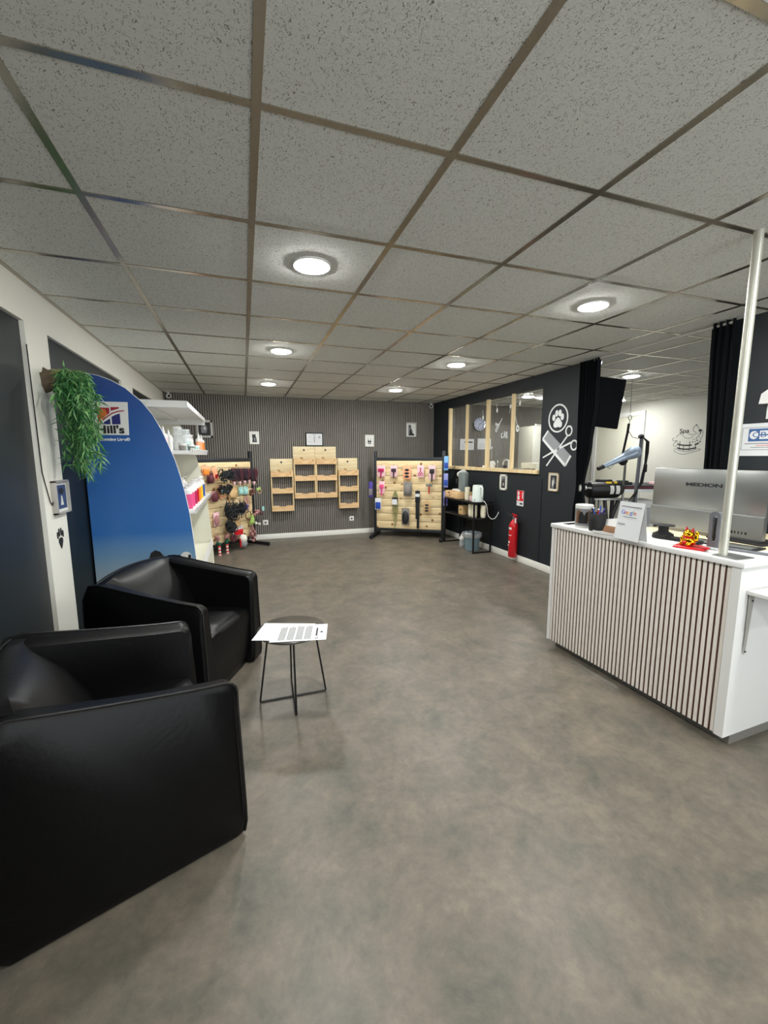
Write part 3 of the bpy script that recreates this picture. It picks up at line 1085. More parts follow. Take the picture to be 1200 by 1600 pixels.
# ================================================================== PRODUCT RACKS
def rack(label, loc, rz, Lr, z0=.10):
    t = thing('product_rack', label, 'display rack', loc, rz, 'free-standing pine display racks')
    for x in (0, Lr):
        p = MB(M['dark_steel']).b(x-.025, x+.025, -.02, .02, .04, 1.465, .003)
        p.use(M['ink'])
        for k in range(26):
            p.b(x-.006, x+.006, -.0212, -.0198, .12+k*.05, .145+k*.05)
        p.build('post', t)
        ft = MB(M['black_metal']).b(x-.03, x+.03, -.30, .24, .012, .055, .01)
        ft.cyl((x, -.29, .0), (x, -.29, .02), .018).cyl((x, .23, 0), (x, .23, .02), .018)
        ft.build('foot', t)
    MB(M['dark_steel']).b(.025, Lr-.025, -.018, .018, 1.305, 1.36, .003).build('top_rail', t)
    MB(M['dark_steel']).b(.025, Lr-.025, -.018, .018, z0-.0, z0+.045, .003).build('bottom_rail', t)
    bd = MB(M['pine'])
    zz, n_ = z0+.045, 9
    h = (1.304-zz)/n_
    for k in range(n_):
        bd.b(.027, Lr-.027, -.022, -.006, zz+k*h+.006, zz+(k+1)*h, .003)
    bd.use(M['brown']).b(.027, Lr-.027, -.006, .006, zz, 1.304)
    bd.build('slatted_board', t)
    return t


R2P, R2A, R2L = (2.136, 6.78, 0), math.atan2(-.642, .977), 1.169
R1P, R1A, R1L = (-.66, 5.94, 0), math.atan2(.828, .759), 1.123
RK2 = rack('right pine display rack with pink grooming tools, before the black wall', R2P, R2A, R2L)
RK1 = rack('left pine display rack crowded with harnesses, leads and toys', R1P, R1A, R1L)


def place(P, A, u, off, z):
    return (P[0]+u*math.cos(A)+off*math.sin(A), P[1]+u*math.sin(A)-off*math.cos(A), z)


def peg(rk, u, z, L=.07):
    MB(M['black_metal']).tube([(u, -.02, z), (u, -.02-L, z+.004), (u, -.026-L, z+.014)], .0028, 6).build('peg_hook', rk)


def pack(label, rk, P, A, u0, z1, u1, z0, card, prod, shape='block', tilt=0., name='blister_pack', cat='product pack', group=None, off=.065, depth=.02):
    w_, h_ = abs(u1-u0), abs(z1-z0)
    u = (u0+u1)/2
    peg(rk, u, z1+.0152, off-.02)
    t = thing(name, label, cat, place(P, A, u, off, z1), A, group)
    t.rotation_euler = (0, tilt, A)
    mb = MB(card)
    mb.b(-w_/2, w_/2, -.002, .0, -h_, .012, .001)
    mb.build('card', t)
    pr_ = MB(prod)
    if shape == 'block':
        pr_.b(-w_*.4, w_*.4, -depth, -.002, -h_*.9, -h_*.3, .006)
    elif shape == 'brush':
        pr_.b(-w_*.36, w_*.36, -depth, -.002, -h_*.55, -h_*.22, .006)
        pr_.cyl((0, -.012, -h_*.55), (0, -.012, -h_*1.18), .013, .01, 10)
    elif shape == 'scissors':
        pr_.tube([(-w_*.12, -.006, -h_*.15), (w_*.14, -.006, -h_*.6)], .005, 6).tube([(w_*.12, -.006, -h_*.15), (-w_*.14, -.006, -h_*.6)], .005, 6)
        pr_.tube([(-w_*.2+.016*math.cos(a), -.006, -h_*.72+.022*math.sin(a)) for a in [k*PI/5 for k in range(10)]], .0045, 6, True)
        pr_.tube([(w_*.2+.016*math.cos(a), -.006, -h_*.72+.022*math.sin(a)) for a in [k*PI/5 for k in range(10)]], .0045, 6, True)
    elif shape == 'ovals':
        for k in range(3):
            pr_.ball((0, -.006, -h_*(.3+.25*k)), (w_*.3, .008, h_*.09), 12, 8)
    elif shape == 'bag':
        pr_.ball((0, -depth*.6, -h_*.55), (w_*.46, depth, h_*.42), 14, 10)
    elif shape == 'disc':
        pr_.ball((0, -.008, -h_*.68), (w_*.3, .012, h_*.17), 14, 8)
    pr_.build('product', t)
    return t


GT = 'grooming tools on the right rack'
k2 = (RK2, R2P, R2A)
pack('pink glove pack, first in the top row of the right rack', *k2, .05, 1.215, .19, 1.04, M['pale_pink'], M['magenta'], 'brush', group=GT)
pack('pink brush pack with dark handle, second in the top row of the right rack', *k2, .28, 1.215, .40, 1.04, M['pale_pink'], M['plum'], 'brush', group=GT)
pack('white and coral pack with two small dark tools, middle of the top row', *k2, .50, 1.22, .63, 1.0, M['coral'], M['photo_black'], 'ovals', group=GT)
pack('pink pack with red scissors, fourth in the top row of the right rack', *k2, .74, 1.22, .85, 1.03, M['pale_pink'], M['magenta'], 'scissors', group=GT)
pack('pink pack with black and pink tool, last in the top row', *k2, .93, 1.22, 1.04, 1.0, M['pale_pink'], M['photo_black'], 'brush', group=GT)
pack('narrow pink comb pack in the second row, far left of the right rack', *k2, .08, .95, .18, .75, M['pale_pink'], M['pink'], 'brush', group=GT)
pack('grey printed bag hanging in the middle of the right rack', *k2, .51, .94, .65, .72, M['grey_card'], M['grey_card'], 'bag', name='product_bag', cat='product bag', depth=.035)
pack('blue and white box pack at the left edge of the right rack', *k2, .01, .66, .12, .47, M['paper'], M['blue'], 'block')
pack('small card with three silver discs low on the right rack', *k2, .85, .63, .96, .44, M['tan'], M['photo_black'], 'ovals')
pack('dark grey toy on a grey card, lowest on the right rack', *k2, .48, .50, .61, .23, M['grey_card'], M['dark_steel'], 'bag', depth=.03)
# dematting rake
peg(RK2, .94, .925)
t = thing('grooming_rake', 'grey-headed rake with red handle in the second row', 'rake', place(R2P, R2A, .94, .06, .93), R2A)
MB(M['grey_machine']).b(-.055, .055, -.01, .012, -.045, -.012, .006).build('head', t)
MB(M['red']).cyl((0, 0, -.045), (0, 0, -.17), .009, .011, 10).build('handle', t)
# olive lead
peg(RK2, .365, .789)
t = thing('dog_lead', 'olive green rope lead with white tag on the right rack', 'dog lead', place(R2P, R2A, .365, .06, .78), R2A)
m_ = MB(M['olive'])
for k in range(3):
    dx = (k-1)*.014
    m_.tube([(dx, 0, 0), (dx-.03, -.006*k+.01, -.07), (dx*1.6-.02, -.006*k, -.3), (dx, 0, -.63+.02*k), (dx*1.6+.025, -.006*k, -.3), (dx+.03, -.006*k, -.07), (dx, .004, 0)], .0045, 6)
m_.build('rope', t)
MB(M['blackcloth']).b(-.05, .05, -.04, -.004, -.17, -.09, .01).build('clasp', t)
MB(M['paper']).b(-.045, .04, -.046, -.041, -.21, -.12).build('tag', t)
# black lead
peg(RK2, .75, .814)
t = thing('dog_lead', 'long black webbing lead with white label on the right rack', 'dog lead', place(R2P, R2A, .75, .055, .81), R2A)
m_ = MB(M['blackcloth'])
m_.b(-.04, .04, -.03, .0, -.2, 0, .01).b(-.032, .034, -.026, -.004, -.48, -.2, .01).b(-.01, .03, -.02, -.008, -.64, -.45, .004).tube([(.02, -.014, -.62), (.022, -.014, -.78)], .004, 6)
m_.build('webbing', t)
MB(M['paper']).b(-.036, .036, -.034, -.03, -.10, -.05).build('label_sleeve', t)
# things clipped to the posts
for u, z1, z0, c1, c2, l in ((-.065, .95, .68, 'purple', 'grey_card', 'purple tube pack hanging left of the right rack'),
                             (1.215, 1.38, 1.15, 'skyblue', 'blue', 'topmost light blue pack on the right post of the right rack'),
                             (1.215, 1.10, .87, 'lilac', 'blue', 'middle lilac pack on the right post of the right rack'),
                             (1.215, .81, .57, 'lilac', 'purple', 'lowest lilac pack on the right post of the right rack')):
    t = thing('product_bag', l, 'product bag', place(R2P, R2A, u, .05, z1), R2A, 'packs hung from the rack posts')
    hh = z1-z0
    MB(M[c1]).b(-.036, .036, -.03, .0, -hh, 0, .012).build('pouch', t)
    MB(M[c2]).b(-.03, .03, -.034, -.028, -hh*.85, -hh*.45, .004).build('print', t)
    MB(M['black_metal']).tube([(u-.01 if u > 1 else u, -.05, z1), ((u-.05) if u > 1 else u+.05, -.04, z1+.01), ((R2L+.02) if u > 1 else -.02, -.02, z1+.01)], .003, 6).build('peg_hook', RK2)

# --------- left rack
k1 = (RK1, R1P, R1A)
random.seed(21)
ords = ['first', 'second', 'third', 'fourth', 'fifth', 'sixth', 'seventh', 'eighth', 'ninth', 'tenth']


def lead(label, u, z, L, m1, m2, w_=.03, name='dog_lead'):
    peg(RK1, u, z+.009, .07)
    t = thing(name, label, 'dog lead', place(R1P, R1A, u, .08, z), R1A, 'leads hung along the top of the left rack')
    m_ = MB(m1)
    for k in range(4):
        y = -.014*k+.012
        L_ = L*random.uniform(.62, 1.08)
        m_.tube([(0, y, 0), (-w_*.6, y, -.05), (-w_*.5, y, -L_*.6), (random.uniform(-.01, .01), y, -L_), (w_*.5, y, -L_*.6), (w_*.6, y, -.05), (0, y+.004, 0)], .006, 6)
    m_.build('webbing', t)
    c_ = MB(m2)
    c_.b(-.012, .012, -.04, -.005, -L*.98, -L*.84, .004).tube([(.012*math.cos(a), -.03, -L*1.02+.016*math.sin(a)) for a in [k*PI/4 for k in range(8)]], .003, 6, True)
    c_.build('clasp', t)
    return t


for k in range(10):
    u = .655+k*.0525+random.uniform(-.008, .008)
    lead(ords[k]+' dark lead from the left in the top row of the left rack', u, 1.215-.002*k, .21+.03*random.random(), M['plum'] if k % 3 else M['maroon'], M['chrome'] if k % 2 else M['pale_pink'])


def harness(label, u, z, L, w_, m1, m2, cnt=7):
    peg(RK1, u, z+.0115, .105)
    t = thing('dog_harness', label, 'dog harness', place(R1P, R1A, u, .115, z), R1A, 'black harnesses on the left rack')
    m_ = MB(m1)
    w_ *= 1.15
    for k in range(cnt+5):
        y = -.06+.1*random.random()*.6
        x0 = random.uniform(-.35, .35)*w_
        r1, r2_ = w_*random.uniform(.22, .42), L*random.uniform(.2, .42)
        zc = -random.uniform(.25, .72)*L
        m_.tube([(x0+r1*math.cos(a), y+.012*math.sin(a*2), zc+r2_*.6*math.sin(a)) for a in [j*PI/6 for j in range(12)]], .0075, 6, True)
    m_.tube([(0, 0, 0), (-.01, -.01, -L*.5), (.01, -.01, -L)], .008, 6)
    m_.b(-w_*.3, w_*.3, -.035, -.015, -L*.62, -L*.2, .01)
    m_.build('straps', t)
    b_ = MB(m2)
    for k in range(3):
        x = random.uniform(-.3, .3)*w_
        z_ = -random.uniform(.3, .9)*L
        b_.b(x-.012, x+.012, -.045, -.035, z_-.009, z_+.009, .003)
    b_.build('buckle', t)


harness('black harness right of the coral cards in the top row', .435, 1.215, .21, .12, M['blackcloth'], M['dark_steel'])
harness('black harness nearest the dark leads in the top row', .555, 1.215, .21, .10, M['blackcloth'], M['dark_steel'])
harness('black harness hanging just below the top row', .40, 1.0, .14, .10, M['blackcloth'], M['teal'], 5)
harness('small black harness below the top row beside the clear bag', .50, 1.0, .16, .08, M['blackcloth'], M['photo_grey'], 5)
harness('large black harness in the middle of the left rack', .60, .77, .33, .14, M['blackcloth'], M['dark_steel'], 10)
harness('black harness with blue buckle right of the largest one', .735, .75, .27, .13, M['blackcloth'], M['photo_blue'], 9)
harness('long black harness left of centre on the left rack', .475, .76, .3, .09, M['blackcloth'], M['photo_grey'], 8)
harness('lowest black harness, above the red and white toys', .50, .52, .24, .15, M['blackcloth'], M['photo_grey'], 9)
pack('coral card partly behind the white shelf, top row of the left rack', *k1, .13, 1.25, .25, 1.13, M['coral'], M['orange'], 'block', .1, group='coral cards on the left rack')
pack('coral card with red disc, tilted, top row of the left rack', *k1, .285, 1.23, .365, 1.05, M['coral'], M['red'], 'disc', -.28, group='coral cards on the left rack')
pack('coral card with treat picture, tilted, second row of the left rack', *k1, .37, .965, .475, .79, M['coral'], M['tan'], 'disc', -.25, group='coral cards on the left rack')
pack('dark red bag beside the tilted card on the left rack', *k1, .20, 1.15, .31, 1.02, M['maroon'], M['maroon'], 'bag', name='product_bag', cat='product bag', depth=.03)
pack('brown treat bag at the left edge of the second row', *k1, .24, .90, .37, .76, M['pinkbrown'], M['maroon'], 'bag', name='product_bag', cat='product bag', depth=.03)
pack('clear bag with tan chews in the middle of the second row', *k1, .57, .93, .735, .77, M['tan'], M['tan'], 'bag', name='product_bag', cat='product bag', depth=.02)
pack('left one of two small teal cards in the second row', *k1, .775, .925, .865, .82, M['teal'], M['teal'], 'block', group='small teal cards on the left rack')
pack('right one of two small teal cards in the second row', *k1, .88, .925, .965, .81, M['teal'], M['teal'], 'block', group='small teal cards on the left rack')
pack('tan bag with round toy above the red package', *k1, .60, .475, .785, .32, M['tan'], M['tan'], 'disc', name='product_bag', cat='product bag')
pack('green card low beside the right post of the left rack', *k1, .97, .48, 1.08, .34, M['green'], M['green'], 'block')
pack('red and white package near the bottom of the left rack', *k1, .61, .35, .82, .21, M['paper'], M['red'], 'block', depth=.03, name='product_bag', cat='product bag')
pack('pink treat bag low at the left edge of the left rack', *k1, .27, .60, .37, .42, M['pale_pink'], M['pinkbrown'], 'bag', name='product_bag', cat='product bag')


def toy(label, u, z, parts_, name='dog_toy', off=.08):
    peg(RK1, u, z+.008, off-.01)
    t = thing(name, label, 'dog toy', place(R1P, R1A, u, off, z), R1A, 'dog toys on the left rack')
    MB(M['blackcloth']).tube([(0, .004, 0), (0, -.004, -.03), (0, -.01, -.055)], .003, 6).build('string', t)
    for nm, mn, fn in parts_:
        m_ = MB(M[mn])
        fn(m_)
        m_.build(nm, t)
    return t


def blob(n_, sx_, sz, r, cz):
    def fn(m_):
        for k in range(n_):
            m_.ball((random.uniform(-sx_, sx_), random.uniform(-.02, .01), cz+random.uniform(-sz, sz)), (r*random.uniform(.7, 1.1),)*3, 10, 7)
    return fn


def ring(r, th, cz, cx=0):
    return lambda m_: m_.tube([(cx+r*math.cos(a), -.01, cz+r*math.sin(a)) for a in [k*PI/7 for k in range(14)]], th, 7, True)


toy('brown knotted chew toy beside the teal cards', 1.04, .90, [('body', 'brown', blob(8, .05, .04, .022, -.06)), ('cord', 'pinkbrown', ring(.04, .007, -.05))])
toy('green soft toy sticking out right of the left rack', 1.17, .915, [('body', 'green', blob(6, .03, .02, .024, -.04)), ('cord', 'tan', ring(.04, .006, -.07, .03))])
toy('light rope lead loops above the purple toy', .91, .79, [('rope', 'pinkbrown', lambda m_: [m_.tube([(x, 0, 0), (x-.035, -.01, -.08), (x, -.01, -.2-.02*k), (x+.035, -.01, -.08), (x, .004, 0)], .005, 6) for k, x in enumerate((-.02, 0, .025))])], 'rope_lead')
toy('purple soft toy in the third row of the left rack', .87, .66, [('body', 'purple', blob(7, .03, .02, .024, -.04)), ('ear', 'lilac', blob(2, .01, .01, .014, -.045))])
toy('brown ring toys in a bunch sticking out by the right post', 1.13, .60, [('body', 'pinkbrown', blob(9, .06, .05, .024, -.08)), ('ring', 'maroon', ring(.035, .009, -.1, .09)), ('tag', 'teal', lambda m_: m_.b(.07, .12, -.05, -.045, -.07, .0))])
toy('rope ring toy under the purple toy', .93, .56, [('ring', 'brown', ring(.06, .007, -.07)), ('knot', 'brown', blob(3, .02, .02, .016, -.14))])
toy('bone-shaped cream toy by the right post', 1.14, .38, [('bone', 'plush', lambda m_: (m_.cyl((-.05, -.01, -.03), (.03, -.01, -.055), .009), [m_.ball(p, .014, 10, 7) for p in ((-.055, -.01, -.02), (-.055, -.01, -.04), (.035, -.01, -.048), (.035, -.01, -.066))]))])
toy('mauve plush toy hanging lowest by the right post', 1.0, .30, [('body', 'pinkbrown', blob(9, .06, .08, .026, -.14)), ('ribbon', 'maroon', ring(.045, .007, -.1))])
toy('rosy rope toy under the green card', 1.03, .33, [('rope', 'pinkbrown', lambda m_: [m_.tube([(0, 0, 0), (x, -.01, -.1), (x*1.8, -.01, -.2)], .007, 6) for x in (-.04, -.015, .02, .045)])], 'rope_toy', .06)
for u, l in ((.32, 'left one of two hanging plush toys with red and white legs'), (.465, 'right one of two hanging plush toys with red and white legs')):
    def legs(m_):
        for k in range(6):
            m_.use(M['xmas'] if k % 2 == 0 else M['paper'])
            m_.cyl((0, -.01, -.16-.024*k), (0, -.01, -.184-.024*k), .019)
        m_.use(M['xmas']).b(-.02, .02, -.035, .01, -.318, -.295, .008)
    toy(l, u, .30, [('head', 'pinkbrown', blob(5, .03, .03, .03, -.05)), ('body', 'darkgreen', blob(4, .025, .02, .028, -.125)), ('legs', 'xmas', legs)], 'plush_toy')
toy('red soft toy between the hanging plush toys and the white one', .60, .27, [('body', 'maroon', blob(8, .045, .05, .027, -.08))], 'plush_toy')
toy('white plush ball in a net at the bottom of the left rack', .77, .24, [('ball', 'plush', lambda m_: m_.ball((0, -.03, -.08), (.062, .06, .066), 16, 12)), ('ribbon', 'red', lambda m_: m_.b(-.07, -.045, -.04, -.02, -.2, -.06, .005)),
                                                                        ('net', 'bag', lambda m_: m_.ball((.01, -.03, -.15), (.06, .05, .06), 14, 10))], 'plush_toy')

# ================================================================== GROOMING ROOM THINGS SEEN THROUGH THE WINDOW
t = thing('wall_clock', 'round silver wall clock seen through the interior window', 'clock', (4.335, YB, 1.985))
MB(M['chrome']).lathe([(.11, 0), (.135, .0), (.137, .02), (.125, .032), (.118, .03), (.115, .01)], seg=40, mtx=Euler((PI/2, 0, 0)).to_matrix()).build('rim', t)
MB(M['dial']).cyl((0, 0, 0), (0, -.014, 0), .118, .118, 40).build('dial', t)
h = MB(M['ink'])
for k in range(12):
    a = k*PI/6
    h.box((.095*math.cos(a), -.015, .095*math.sin(a)), (.026, .002, .013), Euler((0, -a, 0)).to_matrix())
h.prism(stroke([(0, 0), (.055, .02)], .008), -.017, -.015)
h.prism(stroke([(0, 0), (-.02, -.085)], .006), -.018, -.015)
h.build('hands', t)
for x, z, nm, l in ((4.09, 1.60, 1, 'left paper notice with a bold heading behind the interior window'), (4.47, 1.61, 0, 'right paper notice, behind the thick window post')):
    t = thing('paper_notice', l, 'notice', (x, YB, z), 0, 'paper notices behind the interior window')
    MB(M['paper']).b(-.15, .15, -.003, 0, -.105, .105).build('sheet', t)
    p_ = MB(M['ink'] if nm else M['pale_ink'])
    if nm:
        p_.b(-.06, .12, -.0035, -.003, .03, .055)
    p_.use(M['pale_ink'])
    for k in range(5):
        p_.b(-.11, .12, -.0035, -.003, -.07+k*.018, -.065+k*.018)
    p_.build('print', t)
t = thing('storage_cabinet', 'tall pale storage cabinet behind the interior window', 'cabinet', (5.1, 6.29, 0), 0)
MB(M['cab_side']).b(-.30, .30, -.2, .19, 0, 1.90, .004).build('body', t)
MB(M['cab_front']).b(-.296, -.002, -.217, -.201, .02, 1.89, .003).build('door', t)
MB(M['cab_front']).b(.002, .296, -.217, -.201, .02, 1.89, .003).build('door', t)
MB(M['chrome']).b(-.05, -.04, -.235, -.217, 1.35, 1.42, .003).build('handle', t)
t = thing('grooming_brush', 'long thin tool lying on top of the tall pale cabinet', 'brush', (5.0, 6.18, 1.903), .1)
MB(M['white']).ball((-.08, 0, .02), .018).tube([(-.08, 0, .02), (.2, 0, .012)], .008).build('handle', t)
# sill items
SZ = WZ0+.045
t = thing('white_ornament', 'small white hand-shaped ornament on the window sill', 'ornament', (XR+.07, 5.24, SZ), RW)
MB(M['photo_white']).b(-.05, .03, -.02, .02, 0, .10, .012).b(.02, .06, -.015, .015, .04, .075, .01).build('body', t)
t = thing('white_hoop', 'white looped cord with black ball on the window sill', 'hoop', (XR+.07, 4.92, SZ), RW)
MB(M['white']).tube([(.075*math.cos(a)+.01, 0, .055+.065*math.sin(a)) for a in [math.radians(k) for k in range(-40, 200, 15)]], .008, 8).b(.06, .09, -.012, .012, 0, .12, .008).build('loop', t)
MB(M['ink']).ball((-.01, 0, .025), (.035, .02, .024)).build('ball', t)
t = thing('drawer_box', 'small white drawer box behind the interior window', 'box', (3.66, 4.62, 1.1), RW)
MB(M['cream']).b(-.16, .14, -.06, .1, 0, .19, .004).build('body', t)
MB(M['grey_ink']).ball((0, -.066, .11), .012).build('knob', t)
t = thing('small_table', 'small white table holding the drawer box behind the wall', 'table', (3.66, 4.6, 0), RW)
MB(M['white']).b(-.3, .3, -.12, .16, 1.07, 1.1, .004).build('tabletop', t)
for x in (-.28, .28):
    for y in (-.1, .14):
        MB(M['white']).b(x-.015, x+.015, y-.015, y+.015, 0, 1.07).build('leg', t)
for i, (y, a) in enumerate(((4.56, .12), (4.47, .2), (4.42, .05))):
    t = thing('grooming_comb', ['silver comb lying on the sill next to the thin window post', 'silver comb lying in the middle of the three on the sill', 'wood-backed comb lying at the right end of the sill'][i], 'comb',
              (XR+.05, y, SZ+.0), RW+a, 'combs on the window sill')
    MB(M['alu'] if i < 2 else M['brown']).b(-.13, .13, -.012, .012, 0, .012, .003).build('spine', t)
    MB(M['alu']).b(-.12, .1, -.03, -.012, .002, .006).build('teeth', t)
tag(MB(M['brown']).b(-.07, .07, -.02, .02, 0, .018, .004).build('small_brush', None, (XR+.07, 5.62, SZ), (0, 0, RW)), 'small brown brush lying on the left part of the sill', 'brush')
tag(MB(M['white']).b(-.05, .05, -.03, .03, 0, .03, .006).build('soap_dish', None, (XR+.07, 5.42, SZ), (0, 0, RW)), 'low white dish on the sill before the thick post', 'dish')
# white stickers on the panes
GX0 = XR+.0495
st = [(5.50, 1.95, 'ball'), (5.14, 2.02, 'ball'), (4.83, 2.04, 'balloon'), (4.63, 2.06, 'ball'), (4.66, 1.74, 'ring'), (5.57, 1.62, 'dot'), (5.08, 1.30, 'dot'), (5.24, 1.50, 'dot')]
for i, (y, z, k) in enumerate(st):
    m_ = MB(M['decal_white'])
    if k == 'ball':
        m_.prism(ell(0, 0, .02, .032), -.001, 0)
        m_.prism(stroke([(0, .03), (-.018, .11)], .006), -.001, 0)
    elif k == 'balloon':
        m_.prism(ell(0, 0, .02, .028), -.001, 0)
        m_.prism(stroke([(0, -.02), (-.02, -.09)], .006), -.001, 0)
    elif k == 'ring':
        o_, i_ = ell(0, 0, .034, .045), ell(0, 0, .014, .018)
        for q_ in range(20):
            m_.prism([o_[q_], o_[(q_+1) % 20], i_[(q_+1) % 20], i_[q_]], -.001, 0)
        m_.prism(stroke([(-.01, .04), (-.06, .17)], .01), -.001, 0)
    else:
        m_.prism(ell(0, 0, .013, .02), -.001, 0)
        m_.prism(stroke([(0, 0), (.002, -.16 if z < 1.55 else -.05)], .003), -.001, 0)
    names_ = ['round white sticker upper right in the second pane', 'long-stringed round white sticker top left in the third pane', 'balloon-shaped white sticker top right in the third pane',
              'round white sticker at the top of the last pane', 'white ring sticker with long tail in the last pane', 'small white dot sticker under the clock', 'small white dot sticker low in the third pane', 'small white dot sticker low beside the thick post']
    tag(m_.build('window_sticker', None, (GX0, y, z), (0, 0, RW)), names_[i], 'sticker', 'white stickers on the interior window')
t = thing('script_sticker', 'white handwritten script sticker on the third pane', 'sticker', (GX0, 5.05, 1.80), RW)
m_ = MB(M['decal_white'])
ribbon(m_, [(-.12, .02), (-.10, .05), (-.09, .0), (-.06, .04), (-.07, -.06), (-.10, -.08), (-.11, -.05), (-.05, .01), (.02, .07), (.035, .10)], .013, -.001, 0)
ribbon(m_, [(-.04, -.03), (-.03, .02), (-.01, .03)], .01, -.001, 0)
ribbon(m_, [(.06, -.10), (.03, -.12), (.035, -.16), (.06, -.17), (.08, -.15)], .013, -.001, 0)
ribbon(m_, [(.10, -.17), (.10, -.08), (.13, -.17), (.14, -.09), (.17, -.10), (.15, -.14), (.18, -.15), (.16, -.18), (.12, -.15)], .013, -.001, 0)
m_.build('lettering', t)

# ================================================================== BLACK WALL: FRAMES, DECAL, EXTINGUISHER, SIGN
HEAD = [('photo_black', FULL), ('photo_grey', [(-.5, -.9), (-.55, .2), (-.1, .8), (.4, .5), (.6, -.2), (.2, -.3), (.1, -.9)]), ('photo_white', [(-.3, -.6), (-.3, .1), (0, .4), (.1, 0), (-.05, -.5)])]
DOGS = [('photo_grey', FULL), ('photo_black', [(-.9, -1), (-.8, .2), (-.3, .7), (-.1, 0), (.1, .6), (.5, .8), (.8, .1), (.7, -1)]), ('photo_white', ell(.05, -.35, .2, .3))]
picture_frame('white-framed small photo under the interior window', 'right', (4.845, 1.023), .155, .215, M['white_frame'], .008, M['photo_white'], DOGS, 'framed pictures', .022)
picture_frame('pale wood framed dog portrait under the paw decal', 'right', (3.875, 1.083), .155, .21, M['wood_frame'], .014, M['photo_white'], HEAD, 'framed pictures', .014)

t = thing('grooming_decal', 'large white paw, comb and scissors decal on the black wall', 'decal', (XR, 3.86, 1.6), RW)


def rwp(y, z):
    return (3.86-y, z-1.6)


m_ = MB(M['decal_white'])
o_, i_ = ell(-.004, .202, .155, .158, 40), ell(-.004, .202, .138, .141, 40)
for q_ in range(40):
    m_.prism([o_[q_], o_[(q_+1) % 40], i_[(q_+1) % 40], i_[q_]], -.003, 0)
for (y, z) in ((3.931, 1.813), (3.888, 1.858), (3.837, 1.858), (3.799, 1.813)):
    x_, z_ = rwp(y, z)
    m_.prism(ell(x_, z_, .024, .037), -.003, 0)
m_.prism([rwp(*p) for p in ((3.864, 1.813), (3.845, 1.805), (3.825, 1.778), (3.80, 1.75), (3.798, 1.72), (3.815, 1.70), (3.84, 1.7), (3.86, 1.71), (3.88, 1.702), (3.91, 1.70), (3.932, 1.72), (3.93, 1.75), (3.905, 1.78), (3.885, 1.803))], -.003, 0)
m_.build('paw_badge', t)
m_ = MB(M['decal_grey'])
c4 = [rwp(4.014, 1.672), rwp(4.10, 1.58), rwp(3.715, 1.275), rwp(3.64, 1.385)]
A_, B_, C_, D_ = [Vector((p[0], 0, p[1])) for p in c4]
for k in range(34):
    u0, u1 = k/34, (k+.62)/34
    p = [A_.lerp(D_, u0), A_.lerp(D_, u1), B_.lerp(C_, u1), B_.lerp(C_, u0)]
    m_.prism([(v.x, v.z) for v in p], -.003, 0)
m_.use(M['decal_white'])
m_.prism(stroke([(A_.x, A_.z), (B_.x, B_.z)], .022), -.004, 0)
m_.prism(stroke([(B_.x, B_.z), (C_.x, C_.z)], .03), -.004, 0)
m_.prism(stroke([(C_.x, C_.z), (D_.x, D_.z)], .024), -.004, 0)
m_.build('comb_decal', t)
m_ = MB(M['decal_white'])
for (y, z) in ((3.686, 1.653), (3.60, 1.497)):
    x_, z_ = rwp(y, z)
    o_, i_ = ell(x_, z_, .052, .058, 28), ell(x_, z_, .036, .042, 28)
    for q_ in range(28):
        m_.prism([o_[q_], o_[(q_+1) % 28], i_[(q_+1) % 28], i_[q_]], -.0055, 0)
m_.prism([rwp(3.715, 1.60), rwp(3.70, 1.592), rwp(4.004, 1.262), rwp(4.02, 1.272)], -.0055, 0)
m_.prism([rwp(3.65, 1.535), rwp(3.642, 1.518), rwp(3.9, 1.425), rwp(4.078, 1.355), rwp(4.082, 1.37), rwp(3.9, 1.447)], -.0055, 0)
m_.build('scissors_decal', t)

t = thing('fire_extinguisher', 'red fire extinguisher mounted low on the black wall', 'fire extinguisher', (XR-.07, 4.50, .06), RW)
MB(M['red']).lathe([(.001, 0), (.05, .0), (.057, .012), (.057, .40), (.054, .43), (.042, .462), (.024, .485), (.02, .50), (.001, .50)], seg=32).build('cylinder', t)
m_ = MB(M['white'])
for z0, z1, w_ in ((.372, .40, .9), (.29, .30, .9), (.19, .215, .55)):
    pts0 = [Vector((.0576*math.sin(a), -.0576*math.cos(a), 0)) for a in [(-w_+2*w_*k/10)-.35 for k in range(11)]]
    for a, b2 in zip(pts0, pts0[1:]):
        m_.ring_skin([[a+Vector((0, 0, z0)), b2+Vector((0, 0, z0)), b2+Vector((0, 0, z1)), a+Vector((0, 0, z1))], [a*1.01+Vector((0, 0, z0)), b2*1.01+Vector((0, 0, z0)), b2*1.01+Vector((0, 0, z1)), a*1.01+Vector((0, 0, z1))]])
m_.build('printed_band', t)
text('AA', .035, M['white'], t, 'lettering', (-.02, -.0552, .16), (PI/2, 0, -.3), bold=.001)
MB(M['chrome']).cyl((0, 0, .50), (0, 0, .54), .018).build('valve', t)
MB(M['red']).box((.02, 0, .565), (.11, .022, .01), Euler((0, .15, 0)).to_matrix(), .003).box((.03, 0, .535), (.09, .02, .008), Euler((0, .35, 0)).to_matrix(), .003).build('lever', t)
MB(M['ink']).tube([(-.018, 0, .53), (-.06, -.01, .545), (-.11, -.01, .57)], [.009, .011, .014], 10).build('hose_horn', t)
MB(M['pale_pink']).b(.045, .075, -.02, -.015, .46, .525).build('service_tag', t)
MB(M['ink']).b(-.02, .02, .058, .069, .1, .45).build('wall_bracket', t)
MB(M['cream']).tube([(-.052, .055, -.06), (-.052, .054, .12)], .002, 5).build('pin_wire', t)
t = thing('safety_sign', 'red and white fire extinguisher sign on the black wall', 'sign', (XR, 4.475, .838), RW)
MB(M['paper']).b(-.068, .068, -.004, 0, -.1, .1).build('plate', t)
